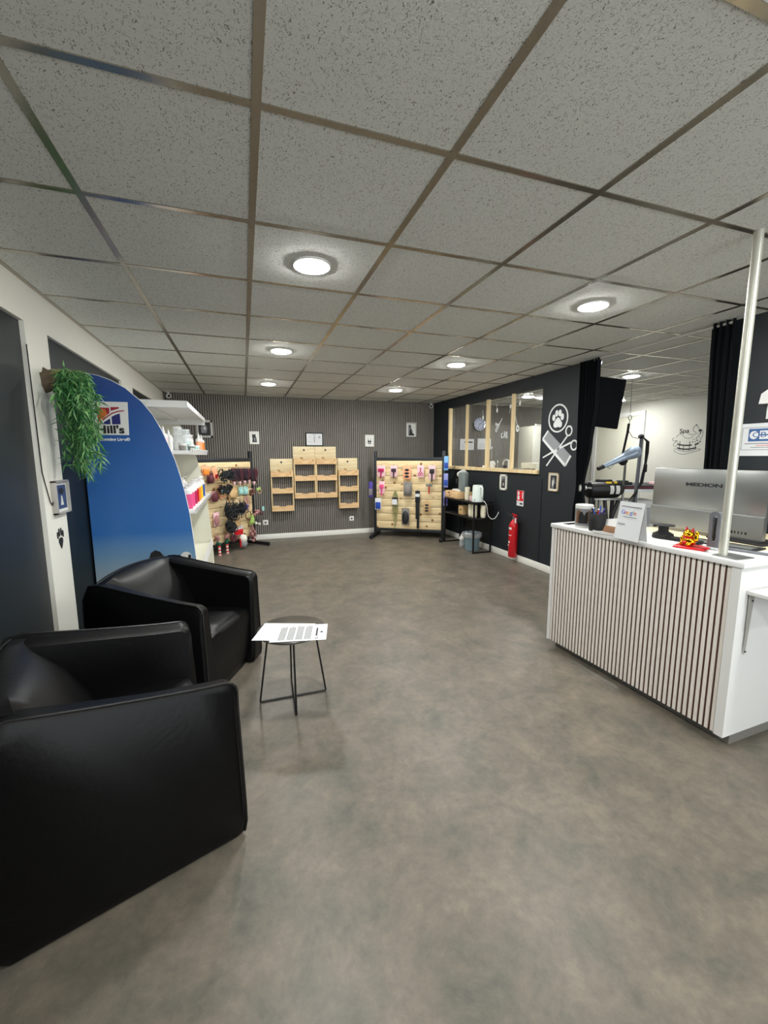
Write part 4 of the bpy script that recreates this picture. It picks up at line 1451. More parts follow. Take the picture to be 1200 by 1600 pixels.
m_ = MB(M['sign_red']).b(-.066, .066, -.0045, -.004, -.035, .098)
m_.use(M['paper']).b(-.05, -.012, -.005, -.0045, -.02, .03).b(-.05, -.018, -.005, -.0045, .04, .085).b(.04, .056, -.005, -.0045, .0, .08)
m_.use(M['sign_red']).b(.0, .03, -.0055, -.0045, -.02, .06, .004)
m_.use(M['photo_black']).b(-.005, .052, -.005, -.004, -.08, -.06).b(-.055, -.03, -.005, -.004, -.062, -.058)
m_.build('pictogram', t)

# ================================================================== COFFEE TABLE BY THE BLACK WALL
TX, TY0, TY1 = (3.03, 3.33), 5.03, 5.93
t = thing('console_table', 'narrow black metal console table with two shelves by the wall', 'table', (0, 0, 0))
for z in (.715, .485):
    MB(M['black_metal']).b(TX[0], TX[1], TY0, TY1, z, z+.02, .002).build('shelf', t)
for y in (TY0+.01, TY1-.01):
    for x in (TX[0]+.01, TX[1]-.01):
        MB(M['black_metal']).b(x-.01, x+.01, y-.01, y+.01, 0, .735).build('leg', t)
    MB(M['black_metal']).b(TX[0]+.02, TX[1]-.02, y-.01, y+.01, 0, .02).build('floor_bar', t)
TZ, TS = .7355, .5055
t = thing('drawer_crate', 'flat pine drawer box under the coffee machine', 'box', (3.16, 5.74, TZ), RW)
MB(M['crate']).b(-.21, .21, -.11, .13, 0, .105, .004).build('body', t)
MB(M['ink']).b(-.10, -.05, -.112, -.109, .07, .085).build('finger_hole', t)
t = thing('coffee_machine', 'grey pod coffee machine on the pine drawer box', 'coffee machine', (3.16, 5.66, TZ+.105), RW)
m_ = MB(M['grey_machine'])
m_.lathe([(.001, .0), (.075, .0), (.075, .26), (.07, .285), (.05, .3), (.001, .302)], (.06, .02, 0), 24)
m_.build('body', t)
MB(M['white']).b(-.16, .09, -.06, .08, 0, .03, .014, 3).build('base', t)
m_ = MB(M['photo_white']).cyl((-.07, .02, .255), (.06, .02, .285), .045, .055, 20)
m_.build('head', t)
MB(M['ink']).cyl((-.05, .02, .225), (-.05, .02, .19), .022).b(-.045, .0, -.06, -.02, .13, .19, .006).build('spout', t)
t = thing('socket_adapter', 'grey plug with hanging cord left of the coffee machine', 'plug', (XR, 5.93, 1.06), RW)
MB(M['photo_grey']).b(-.03, .03, -.05, 0, -.06, .05, .01).build('body', t)
MB(M['photo_grey']).tube([(0, -.03, -.06), (.01, -.03, -.12), (.03, -.035, -.2), (.02, -.06, -.225)], .006, 6).build('cord', t)


def cups(label, loc, n_, h):
    t = thing('cup_stack', label, 'cup stack', loc, 0, 'stacks of cream paper cups')
    m_ = MB(M['cup'])
    prof = [(.001, 0), (.031, 0)]
    for k in range(n_):
        z = .02+(h-.02)*k/n_
        prof += [(.037, z), (.038, z+(h-.02)/n_*.75), (.040, z+(h-.02)/n_*.8), (.040, z+(h-.02)/n_*.95)]
    prof += [(.001, h)]
    m_.lathe(prof, seg=20)
    m_.build('cups', t)
    return t


def upside(o):
    return o


cups('tall stack of cream cups on the console table beside the pine box', (3.13, 5.39, TZ), 9, .19)
cups('left front stack of cream cups on the lower console shelf', (3.12, 5.26, TS), 7, .185)
cups('middle front stack of cream cups on the lower console shelf', (3.12, 5.16, TS), 7, .18)
cups('stack of grey-looking cups behind the table leg on the lower shelf', (3.22, 5.09, TS), 7, .18)
t = thing('sugar_holder', 'clear cup holding wooden stirrers between cups and kettle', 'cup', (3.14, 5.28, TZ))
MB(M['pale_pink']).lathe([(.001, 0), (.03, 0), (.036, .07), (.033, .07), (.028, .004), (.001, .004)], seg=18).build('cup', t)
m_ = MB(M['tan'])
for k in range(14):
    a = random.uniform(0, 2*PI)
    m_.tube([(.018*math.cos(a), .018*math.sin(a), .01), (.034*math.cos(a), .034*math.sin(a), .12+.02*random.random())], .0035, 5)
m_.build('stirrers', t)['kind'] = 'stuff'
t = thing('electric_kettle', 'pale mint electric kettle at the right end of the console table', 'kettle', (3.15, 5.135, TZ), RW)
MB(M['kettle']).lathe([(.001, 0), (.082, 0), (.084, .01), (.081, .03), (.072, .22), (.066, .235), (.001, .24)], seg=28).build('body', t)
MB(M['kettle']).tube([(.06, 0, .215), (.10, 0, .215), (.122, 0, .20), (.124, 0, .12), (.118, 0, .075)], .013, 10).build('handle', t)
MB(M['kettle']).prism([(-.06, .19), (-.085, .225), (-.06, .23)], -.015, .015).build('spout', t)
MB(M['ink']).cyl((.04, -.071, .03), (.04, -.078, .03), .006).build('switch', t)
MB(M['white']).tube([(.07, .02, .018), (.13, .03, .014), (.17, .04, -.03), (.165, .06, -.09), (.14, .08, -.15), (.14, .10, -.20), (.18, .12, -.235), (.235, .14, -.22), (.25, .17, -.17), (.235, .2, -.13)], .005, 8).build('cord', t)
t = thing('gold_box', 'small gold box with dark emblem on the lower console shelf', 'box', (3.14, 5.50, TS), RW)
MB(M['tan']).b(-.06, .06, -.06, .06, 0, .135, .004).build('body', t)
MB(M['photo_black']).cyl((.01, -.0605, .075), (.01, -.062, .075), .018).build('emblem', t)
t = thing('waste_bin', 'grey-blue waste bin with a liner under the console table', 'waste bin', (3.15, 5.26, 0))
MB(M['bin']).lathe([(.001, 0), (.095, 0), (.10, .005), (.125, .24), (.128, .25), (.12, .25), (.096, .012), (.001, .012)], seg=28).build('body', t)
m_ = MB(M['bag'])
prof = []
rings = []
for r, z in ((.118, .22), (.127, .255), (.138, .262), (.141, .235), (.136, .20)):
    rings.append([Vector(((r+.004*math.sin(k*3))*math.cos(2*PI*k/36), (r+.004*math.sin(k*3))*math.sin(2*PI*k/36), z+.006*math.sin(k*2.1))) for k in range(36)])
m_.ring_skin(rings, caps=False)
m_.build('liner', t)
MB(M['paper']).box((-.03, .02, .235), (.13, .09, .01), Euler((.2, .15, .3)).to_matrix(), .003).build('crumpled_paper', t)
for x, y, h, l in ((3.13, 5.52, .19, 'clear spray bottle standing left of the waste bin'), (3.19, 5.60, .2, 'second clear bottle behind the one by the waste bin')):
    bottle(l, (x, y, 0), .04, h, M['clear'], M['white'], 'spray', 'clear bottles on the floor')

# ================================================================== CURTAINS AND RAIL
def curtain(label, x, zs, name='curtain', folds=7):
    t = thing(name, label, 'curtain', (x, 0, 0), 0, 'black curtains of the grooming room opening')
    mb = MB(M['curtain'])
    bm = mb.bm
    NS, cols_ = 56, []
    rows = []
    for z, ya, yb, amp in zs:
        r = []
        for i in range(NS+1):
            u_ = i/NS
            r.append(bm.verts.new((amp*math.sin(u_*folds*2*PI)+amp*.4*math.sin(u_*folds*4.3*PI+1), ya+(yb-ya)*u_+.2*amp*math.cos(u_*folds*2*PI), z)))
        rows.append(r)
    for a, b_ in zip(rows, rows[1:]):
        for i in range(NS):
            bm.faces.new((a[i], a[i+1], b_[i+1], b_[i]))
    o = mb.build('cloth', t)
    s_ = o.modifiers.new('thickness', 'SOLIDIFY')
    s_.thickness = .004
    return t


def interp(keys, n_=26):
    out_ = []
    z0, z1 = keys[0][0], keys[-1][0]
    for k in range(n_+1):
        z = z0+(z1-z0)*k/n_
        for a, b_ in zip(keys, keys[1:]):
            if b_[0] <= z+1e-9:
                u_ = (z-a[0])/(b_[0]-a[0])
                u_ = u_*u_*(3-2*u_)
                out_.append((z,)+tuple(a[i]+(b_[i]-a[i])*u_ for i in (1, 2, 3)))
                break
    return out_


CT = curtain('black curtain tied back beside the paw decal', 3.31, interp([(2.325, 3.50, 3.25, .022), (1.9, 3.49, 3.245, .024), (1.5, 3.48, 3.29, .02), (1.06, 3.46, 3.36, .014), (.8, 3.48, 3.32, .022), (.05, 3.50, 3.28, .028)], 40))
curtain('black curtain hanging behind the counter pole', 3.31, interp([(2.335, 2.245, 2.08, .02), (1.2, 2.205, 2.07, .022), (.05, 2.20, 2.06, .022)], 12), folds=4)
t = thing('curtain_rail', 'grey curtain rail across the opening just under the ceiling', 'curtain rail', (3.31, 0, 0))
MB(M['silver_frame']).cyl((0, 2.1, 2.315), (0, 3.32, 2.315), .011, .011, 12).build('rod', t)
MB(M['chrome']).tube([(.0, 3.26, 2.30+.0), (.0, 3.275, 2.275), (.0, 3.26, 2.255), (.0, 3.24, 2.26), (0, 3.235, 2.285)], .006, 8).build('ring', t)
t = thing('curtain_holdback', 'white and chrome curtain holdback knob on the black wall', 'holdback', (3.43, 3.38, 1.05), math.radians(-114))
MB(M['photo_white']).lathe([(.001, .13), (.03, .132), (.056, .125), (.058, .118), (.03, .115), (.001, .115)], seg=28, mtx=Euler((PI/2, 0, 0)).to_matrix()).build('disc', t)
MB(M['chrome']).cyl((0, 0, 0), (0, -.12, 0), .012).ball((.0, -.06, 0), .022).build('stem', t)


# ================================================================== GROOMING ROOM, SEEN PAST THE COUNTER
# wall-mounted screen on the back side of the black wall
t = thing('wall_screen', 'black flat screen mounted high behind the curtain', 'screen', (3.48, 3.62, 1.93))
MB(M['curtain']).box((.085, -.19, .0), (.38, .04, .50), Euler((.0, .12, -.3)).to_matrix(), .006).build('panel', t)
MB(M['black_metal']).tube([(0, 0, 0), (.05, -.1, .0), (.09, -.17, .0)], .02, 8).build('wall_arm', t)

t = thing('grooming_table', 'grooming table with dark red edge in the back room', 'grooming table', (5.05, 4.2, 0), math.radians(-20))
MB(M['ink']).b(-.55, .55, -.32, .32, .985, 1.0, .004).build('mat', t)
MB(M['maroon']).b(-.555, .555, -.325, .325, .955, .985, .004).build('tabletop', t)
MB(M['alu']).b(-.5, .5, -.28, .28, .915, .955).build('apron', t)
for x in (-.45, .45):
    for y in (-.25, .25):
        MB(M['black_metal']).b(x-.018, x+.018, y-.018, y+.018, 0, .915).build('leg', t)
t = thing('grooming_post', 'upright grooming pole with dark cables beside the counter sign', 'grooming post', (4.57, 3.82, 0))
MB(M['grey_ink']).cyl((0, 0, .6), (.07, .03, 1.60), .022, .02, 12).build('pole', t)
MB(M['alu']).cyl((0, 0, .6), (0, 0, 0.02), .03, .03, 12).lathe([(.001, 0), (.11, 0), (.11, .02), (.001, .03)]).build('base', t)
m_ = MB(M['ink'])
for k in range(5):
    dx = .02+.012*k
    m_.tube([(.06, .02, 1.62), (.07+dx, -.02, 1.55), (.06+dx, -.03, 1.30+.03*k), (.01+dx, -.03, 1.05), (-.03-.02*k, -.02, .85), (-.06-.02*k, -.02, .70)], .0045, 6)
m_.ball((.06, .03, 1.615), (.04, .03, .03))
m_.b(.07, .11, -.05, -.02, 1.18, 1.28, .01)
m_.build('cable', t)
t = thing('hook_chain', 'black strap and hook chain holding the silver-blue dryer', 'hanger', (4.36, 3.80, 0))
MB(M['chrome']).tube([(0, 0, 2.34), (.01, 0, 1.88)], .003, 6).tube([(.01+.025*math.cos(a), 0, 1.83+.028*math.sin(a)) for a in [k*PI/6 for k in range(12)]], .005, 6, True).tube([(.01, 0, 1.80), (.0, 0, 1.72)], .004, 6).build('chain', t)
MB(M['ink']).cyl((0, 0, 1.76), (-.01, 0, 1.65), .014).cyl((-.01, 0, 1.66), (-.05, .02, 1.34), .013).ball((-.05, .0, 1.33), (.055, .05, .065)).build('strap', t)
MB(M['ink']).tube([(0, 0, 1.68), (.05, -.02, 1.60), (.13, -.03, 1.585), (.17, -.03, 1.63)], .004, 6).build('cord', t)
t = thing('blower_dryer', 'silver-blue long-nozzled hand dryer hanging in the back room', 'dryer', (4.28, 3.76, 1.37))
dv = Vector((4.383-3.985, 3.743-3.85, 1.412-1.225))
e = dv.normalized()
P0 = Vector((3.985, 3.85, 1.225))-Vector((4.28, 3.76, 1.37))
m_ = MB(M['grooming_blue'])
m_.cyl(P0+e*.06, P0+e*.34, .022, .045, 20).cyl(P0+e*.34, P0+e*.47, .045, .075, 24).cyl(P0+e*.47, P0+e*.53, .075, .06, 24)
m_.build('body', t)
MB(M['ink']).cyl(P0, P0+e*.075, .022, .026, 16).build('nozzle', t)
MB(M['alu']).tube([P0+e*.12+Vector((0, 0, -.02)), P0+e*.16+Vector((0, 0, -.065)), P0+e*.2+Vector((0, 0, -.06)), P0+e*.22+Vector((0, 0, -.03))], .005, 6).build('handle', t)
MB(M['ink']).tube([P0+e*.38, P0+e*.38+Vector((0, 0, -.1)), P0+e*.38+Vector((0, 0, -.38))], .004, 6).build('cord', t)
MB(M['alu']).cyl((.045, .02, -.95), (.045, .02, -.06), .014, .012, 12).build('stand_pole', t)

t = thing('stand_dryer', 'black cylindrical force dryer on a crossed-leg stand', 'dryer', (4.05, 3.80, 0), math.radians(-16))
m_ = MB(M['black_metal'])
m_.cyl((-.19, 0, .985), (.15, 0, .985), .098, .098, 32).cyl((-.21, 0, .985), (-.19, 0, .985), .085, .098, 32).cyl((.15, 0, .985), (.22, 0, .985), .098, .05, 32)
m_.b(-.1, .08, -.03, .03, 1.075, 1.105, .01)
m_.build('motor_housing', t)
m_ = MB(M['dark_steel'])
for r in (.07, .045, .02):
    m_.tube([(-.2115, r*math.cos(a), .985+r*math.sin(a)) for a in [k*PI/10 for k in range(20)]], .006, 6, True)
m_.build('grille', t)
m_ = MB(M['photo_white'])
for x in (.02, .09):
    pts0 = [Vector((0, -.099*math.cos(a), .099*math.sin(a)+.985)) for a in [-.5+k*.13 for k in range(9)]]
    for a, b2 in zip(pts0, pts0[1:]):
        m_.ring_skin([[a+Vector((x, 0, 0)), a+Vector((x+.045, 0, 0)), b2+Vector((x+.045, 0, 0)), b2+Vector((x, 0, 0))], [a+Vector((x, -.001, 0)), a+Vector((x+.045, -.001, 0)), b2+Vector((x+.045, -.001, 0)), b2+Vector((x, -.001, 0))]])
m_.use(M['yellow']).box((.02, -.055, 1.068), (.07, .03, .003), Euler((.95, 0, 0)).to_matrix()).box((.10, -.055, 1.068), (.04, .03, .003), Euler((.95, 0, 0)).to_matrix())
m_.build('sticker', t)
MB(M['alu']).b(-.15, .17, -.07, .07, .86, .885, .005).cyl((-.05, 0, .45), (-.05, 0, .86), .014).build('platform', t)
for x0, x1 in ((-.17, -.12), (.18, -.02), (.0, .10)):
    m_ = MB(M['black_metal'])
    m_.box(((x0+x1)/2, -.02, .56), (.035, .03, .66), Euler((0, math.atan2(x0-x1, .66), 0)).to_matrix(), .004)
    m_.cyl((x1-(x0-x1)*.12, -.02, .25), (x1+(x1-x0)*.8, -.02, 0), .014)
    m_.build('leg', t)
t = thing('pet_carrier', 'white plastic carrier standing under the grooming table', 'carrier', (5.0, 4.2, 0), -.4)
MB(M['white']).b(-.2, .2, -.15, .15, 0, .80, .03, 3).build('body', t)
MB(M['pale_ink']).b(-.15, .15, -.152, -.149, .45, .7, .01).build('grille', t)
t = thing('black_brush_case', 'flat black case lying on the grooming table', 'case', (4.78, 4.2, 1.0), -.3)
MB(M['ink']).b(-.1, .1, -.07, .07, 0, .035, .01).b(-.06, .06, -.05, .05, .03, .055, .01).build('body', t)
t = thing('folded_towel', 'pale pink folded towel on the grooming table edge', 'towel', (5.25, 4.0, 1.0), -.35)
MB(M['pale_pink']).b(-.12, .12, -.1, .1, 0, .018, .008).b(-.118, .118, -.1, .1, .018, .034, .008).build('cloth', t)

# dog spa wall drawing on the far white wall
FW = -PI/2
t = thing('dog_spa_decal', 'black line drawing of a bathing dog lettered Spa on the white wall', 'decal', (XF, 4.95, 1.6), FW)


def fwp(y, z):
    return (4.95-y, z-1.6)


m_ = MB(M['grey_ink'])
for ln in ([(5.123, 1.685), (5.09, 1.72), (5.053, 1.744), (5.0, 1.757), (4.954, 1.751), (4.91, 1.728), (4.866, 1.713), (4.82, 1.718), (4.775, 1.742)],
           [(5.05, 1.737), (5.0, 1.70), (4.96, 1.665), (4.91, 1.66), (4.86, 1.67)],
           [(5.18, 1.669), (5.185, 1.65), (5.17, 1.632), (5.13, 1.622), (5.104, 1.63)], [(5.18, 1.669), (5.15, 1.675)],
           [(5.11, 1.62), (5.15, 1.58), (5.16, 1.55), (5.12, 1.53), (5.09, 1.55), (5.09, 1.6)],
           [(4.804, 1.865), (4.84, 1.845), (4.85, 1.81), (4.84, 1.77), (4.80, 1.745)], [(4.804, 1.865), (4.775, 1.83), (4.755, 1.80)],
           [(4.71, 1.79), (4.69, 1.74), (4.70, 1.68), (4.725, 1.62)],
           [(5.142, 1.473), (5.12, 1.44), (5.02, 1.403), (4.94, 1.402), (4.898, 1.415), (4.80, 1.44), (4.73, 1.46), (4.709, 1.479), (4.75, 1.49)],
           [(5.13, 1.5), (5.06, 1.465), (4.95, 1.445), (4.85, 1.455), (4.76, 1.485)],
           [(4.72, 1.75), (4.76, 1.69), (4.80, 1.64)]):
    ribbon(m_, [fwp(*p) for p in ln], .008, -.002, 0)
m_.use(M['ink'])
for y, z0, z1 in ((5.05, 1.62, 1.48), (4.98, 1.55, 1.46), (4.885, 1.61, 1.46), (4.79, 1.56, 1.48)):
    ribbon(m_, [fwp(y, z0), fwp(y, z1)], .009, -.002, 0)
ribbon(m_, [fwp(*p) for p in ((5.082, 1.569), (5.03, 1.556), (4.972, 1.548), (4.90, 1.545), (4.85, 1.55))], .021, -.003, 0)
ribbon(m_, [fwp(*p) for p in ((4.80, 1.553), (4.77, 1.565), (4.742, 1.58))], .024, -.003, 0)
ribbon(m_, [fwp(*p) for p in ((5.087, 1.51), (5.05, 1.496), (4.997, 1.487), (4.93, 1.483), (4.874, 1.485), (4.82, 1.495), (4.775, 1.506))], .021, -.003, 0)
m_.prism(ell(*fwp(4.738, 1.778), .025, .02), -.003, 0)
ribbon(m_, [fwp(4.733, 1.77), fwp(4.728, 1.72)], .009, -.003, 0)
for y, z, r in ((4.804, 1.868, .012), (4.77, 1.622, .012), (4.795, 1.60, .009), (4.84, 1.60, .01), (4.725, 1.60, .013), (4.83, 1.64, .008), (5.105, 1.622, .009), (4.85, 1.685, .008), (4.74, 1.67, .007), (4.785, 1.655, .007)):
    m_.prism(ell(*fwp(y, z), r, r*.8, 12), -.003, 0)
m_.build('drawing', t)
text('Spa', .095, M['ink'], t, 'lettering', (-.04, -.002, .182), bold=.0015, sx=1.25)
tag(MB(M['ink']).b(-.055, .055, -.01, 0, -.013, .013, .003).build('door_latch', None, (XF, 4.56, 1.30), (0, 0, FW)), 'small black latch on the far white wall', 'latch')
t = thing('heart_decal', 'small black letters and heart on the far white wall', 'decal', (XF, 5.967, 1.77), FW)
h_ = [(0, -.03), (.028, 0), (.022, .018), (.01, .02), (0, .01), (-.01, .02), (-.022, .018), (-.028, 0)]
MB(M['ink']).prism(h_, -.002, 0).b(-.03, -.012, -.002, 0, .035, .045).b(-.004, .008, -.002, 0, .035, .047).b(.016, .03, -.002, 0, .035, .045).build('heart', t)

# ================================================================== BLACK WALL RIGHT OF THE NEAR CURTAIN
t = thing('card_notice', 'white notice with the blue CB card logo on the black wall', 'notice', (XR, 1.86, 1.50), RW)
MB(M['paper']).b(-.20, .22, -.003, 0, -.118, .105).build('sheet', t)
m_ = MB(M['grey_ink'])
for a, b_, c, d_ in ((-.15, -.147, -.075, .078), (-.15, .2, .075, .078), (-.15, .2, -.078, -.075), (.2, .203, -.078, .078)):
    m_.b(a, b_, -.0036, -.003, c, d_)
m_.b(-.13, .12, -.0036, -.003, -.036, -.031).b(-.09, .08, -.0036, -.003, -.062, -.058)
m_.use(M['google_red']).b(-.06, .06, -.0036, -.003, -.049, -.045)
m_.build('print', t)
m_ = MB(M['card_blue']).b(-.11, .02, -.004, -.003, -.018, .068)
m_.use(M['paper']).prism(ell(-.077, .025, .026, .028), -.005, -.004)
m_.prism([(-.043, .029), (.012, .029), (.012, .054), (-.043, .054)], -.005, -.004).prism([(-.043, -.004), (.012, -.004), (.012, .021), (-.043, .021)], -.005, -.004)
m_.build('logo', t)
text('CB', .05, M['card_blue'], t, 'lettering', (-.045, -.0052, .025), sx=1.35)
t = thing('paper_dispenser', 'white wall-mounted dispenser with a sheet below it', 'dispenser', (XR, 1.805, 1.775), RW)
MB(M['white']).prism([(-.095, -.045), (-.085, .02), (-.05, .045), (.08, .05), (.1, -.05)], -.06, 0).build('body', t)
m_ = MB(M['darkgreen'])
ribbon(m_, [(-.035, .02), (-.03, -.012), (-.01, -.018), (.0, .0), (.012, .012)], .009, -.062, -.06)
m_.build('emblem', t)
MB(M['paper']).b(-.07, .08, -.012, -.009, -.145, -.05).build('paper', t)
tag(MB(M['white']).b(-.016, .016, -.012, 0, -.03, .03, .003).build('light_switch', None, (XR-.004, 2.055, 1.575), (0, 0, RW)), 'tiny white switch at the corner of the card notice', 'switch')

# ================================================================== RECEPTION COUNTER
CA = math.atan2(-1.165, .038)
CL = 1.166
CH = .91
K = thing('reception_counter', 'white reception counter with a vertical slatted front', 'counter', (2.068, 2.357, 0), CA)
MB(M['white']).b(-.012, CL+.012, -.012, .30, CH-.026, CH, .002).build('worktop', K)
fr = MB(M['counter_back']).b(.012, CL-.04, .012, .022, .05, CH-.026)
fr.use(M['counter_slat'])
n_ = 42
pt = (CL-.052)/n_
for k in range(n_):
    x = .016+k*pt
    fr.b(x, x+pt*.6, .006, .012, .05, CH-.026, .001, 1)
fr.build('slatted_front', K)
MB(M['white']).b(-.004, .012, -.004, .30, .05, CH-.026).build('side_panel', K)
MB(M['white']).b(CL-.04, CL, -.004, .85, .05, CH-.026).b(CL-.04, CL+.01, .30, .85, CH-.026, CH, .002).build('side_panel', K)
MB(M['plinth']).b(.03, CL-.003, .055, .8, 0, .05).build('plinth', K)
MB(M['desk_wood']).b(.34, CL-.04, .30, .95, CH-.03, CH-.004, .002).build('desk_top', K)
MB(M['white']).b(.34, .36, .31, .9, .05, CH-.03).build('side_panel', K)
MB(M['chrome']).b(.03, .09, .05, .2, CH, CH+.0012).build('cable_plate', K)


def onc(u_, v_, z=0.):
    c, s_ = math.cos(CA), math.sin(CA)
    return (2.068+u_*c-v_*s_, 2.357+u_*s_+v_*c, CH+z)


t = thing('fold_shelf', 'small white shelf bracketed to the end of the counter', 'shelf', (2.15, 1.187, .775), 0)
MB(M['white']).b(0, .55, -.26, 0, -.018, 0, .002).build('board', t)
MB(M['silver_frame']).prism([(-.004, -.02), (.03, -.02), (.022, -.1), (.008, -.30), (0, -.31)], -.004, 0, lambda x, y, z: (x+.02, y, z)).box((.035, -.1, -.024), (.02, .2, .006)).build('bracket', t)
MB(M['ink']).ball((.034, -.006, -.05), .004).ball((.024, -.006, -.295), .004).build('screw', t)
sheet('paper_sheet', 'white paper lying on the bracketed shelf', [(2.26, 1.0), (2.60, 1.0), (2.60, 1.15), (2.26, 1.15)], .7755)

# pole
t = thing('support_pole', 'scuffed pale metal pole from counter to ceiling', 'pole', (0, 0, 0))
MB(M['pole']).cyl((2.172, 1.318, CH+.004), (2.14, 1.297, CEIL), .0185, .0185, 20).build('tube', t)
tag(MB(M['alu']).b(-.07, .05, -.05, .06, 0, .004, .001).build('pole_plate', None, (2.19, 1.275, CH)), 'flat metal plate under the pole on the counter', 'plate')

# mug-like cylinder
t = thing('photo_mug', 'white cylinder with a printed cat photo at the far counter end', 'mug', (2.155, 2.17, CH), .2)
MB(M['photo_white']).lathe([(.001, 0), (.052, 0), (.055, .004), (.056, .15), (.052, .153), (.050, .14), (.001, .14)], seg=32).build('body', t)
m_ = MB(M['photo_grey'])


def wrap(m_, R_, th0, th1, z0f, z1f, n_=14):
    for k in range(n_):
        a, b2 = th0+(th1-th0)*k/n_, th0+(th1-th0)*(k+1)/n_
        q_ = []
        for r in (R_, R_+.0008):
            q_.append([Vector((r*math.sin(a), -r*math.cos(a), z0f(k/n_))), Vector((r*math.sin(b2), -r*math.cos(b2), z0f((k+1)/n_))), Vector((r*math.sin(b2), -r*math.cos(b2), z1f((k+1)/n_))), Vector((r*math.sin(a), -r*math.cos(a), z1f(k/n_)))])
        m_.ring_skin(q_)


wrap(m_, .0562, -2.3, .35, lambda u_: .014, lambda u_: .128)
m_.use(M['photo_brown'])
wrap(m_, .0566, -1.9, -.1, lambda u_: .03+.02*u_, lambda u_: .10+.02*math.sin(u_*9))
m_.use(M['photo_black'])
wrap(m_, .0572, -1.6, -.6, lambda u_: .03, lambda u_: .08+.03*abs(math.sin(u_*5)))
m_.build('cat_print', t)

t = thing('pen_cup', 'black mesh pen cup on the counter beside the photo mug', 'pen cup', (2.13, 2.035, CH))
MB(M['ink']).lathe([(.001, 0), (.045, 0), (.047, .003), (.052, .11), (.050, .113), (.047, .108), (.043, .006), (.001, .006)], seg=28).build('cup', t)
for i, (a, c, l) in enumerate(((.3, 'blue', 'blue pen standing tallest in the pen cup'), (1.5, 'blue', 'second blue pen in the pen cup'), (2.8, 'ink', 'black pen in the pen cup'), (4.0, 'red', 'red pen in the pen cup'), (5.2, 'purple', 'violet pen in the pen cup'))):
    t = thing('pen', l, 'pen', (2.13, 2.035, CH+.008), a, 'pens in the pen cup')
    MB(M[c]).cyl((.0, 0, .0), (.036, 0, .13+.012*(i == 0)), .0042, .0042, 8).build('barrel', t)
    MB(M['white'] if i % 2 else M[c]).cyl((.036, 0, .13+.012*(i == 0)), (.038, 0, .137+.012*(i == 0)), .005, .004, 8).build('cap', t)

t = thing('card_holder', 'white angled holder with brown business cards on the counter', 'card holder', (2.10, 1.90, CH), CA+.05)
m_ = MB(M['white'])
m_.prism([(-.10, 0), (.09, 0), (.10, .07), (.02, .098), (-.09, .078)], .045, .05, lambda x, y, z: (x, y+z*.35, z))
m_.b(-.10, .09, -.03, .055, 0, .006, .002).b(-.10, .09, -.035, -.03, 0, .014)
m_.build('stand', t)
MB(M['photo_brown']).box((.0, .0, .03), (.095, .006, .042), Euler((-.5, 0, 0)).to_matrix(), .001).build('cards', t)

t = thing('review_sign', 'white tent card reading Google on the counter', 'sign', (2.075, 1.745, CH), CA-.05)
w_, h_, dd = .08, .215, .034
f_ = lambda x, y, z: (x, -dd+dd*z/h_+y, z)
MB(M['paper']).prism([(-w_, 0), (w_, 0), (w_, h_), (-w_, h_)], 0, .0015, f_).build('front_panel', t)
MB(M['paper']).prism([(-w_, 0), (w_, 0), (w_, h_), (-w_, h_)], 0, .0015, lambda x, y, z: (x, dd-dd*z/h_+y, z)).build('rear_panel', t)
tilt = PI/2-math.atan2(dd, h_)
for ch, cm, x in (('G', 'google_blue', -.048), ('o', 'google_red', -.028), ('o', 'google_yellow', -.011), ('g', 'google_blue', .006), ('l', 'google_green', .019), ('e', 'google_red', .032)):
    text(ch, .034, M[cm], t, 'lettering', (x, -dd+dd*.155/h_-.001, .155), (tilt, 0, 0))
m_ = MB(M['grey_ink'])
g_ = lambda x, y, z: (x, -dd+dd*z/h_+y, z)
m_.prism([(-.065, .185), (.065, .185), (.065, .190), (-.065, .190)], -.001, 0, g_)
m_.prism([(-.04, .128), (.045, .128), (.045, .131), (-.04, .131)], -.001, 0, g_)
for a, b2 in zip(range(6), range(1, 7)):
    z0_, z1_ = .082+.009*(a % 2), .082+.009*(b2 % 2)
    m_.prism(stroke([(-.07+.008*a, z0_), (-.07+.008*b2, z1_)], .003), -.001, 0, g_)
m_.build('printed_text', t)

t = thing('monitor_puck', 'black round-footed stand at the left edge of the screen', 'stand', (2.30, 1.72, CH-.004))
MB(M['ink']).lathe([(.001, 0), (.05, 0), (.055, .01), (.052, .03), (.03, .042), (.026, .045), (.026, .075), (.001, .078)], seg=24).build('foot', t)
MB(M['ink']).lathe([(.001, .075), (.055, .078), (.056, .082), (.001, .086)], seg=24).build('disc', t)

# monitor seen from behind
t = thing('computer_screen', 'large silver all-in-one computer seen from behind on the counter', 'computer', (2.60, 2.04, 0), math.radians(-89))
m_ = MB(M['alu']).b(0, .64, .0, .02, 1.06, 1.305, .004)
m_.build('rear_cover', t)
m_ = MB(M['alu'])
m_.ring_skin([[Vector(p) for p in ((0, -.01, .93), (0, .02, .93), (0, .02, 1.062), (0, -.0, 1.062), (0, -.01, 1.055))], [Vector(p) for p in ((.64, -.01, .93), (.64, .02, .93), (.64, .02, 1.062), (.64, -.0, 1.062), (.64, -.01, 1.055))]])
m_.use(M['ink'])
for k, w2 in enumerate((.012, .008, .008, .008, .012)):
    m_.b(.49+k*.017, .49+k*.017+w2*.8, -.011, -.0095, .952, .966)
m_.cyl((.455, -.0105, .959), (.455, -.012, .959), .007)
m_.build('chin', t)
text('MEDION', .027, M['ink'], t, 'lettering', (.315, -.001, 1.21), bold=.0012, sx=2.0)
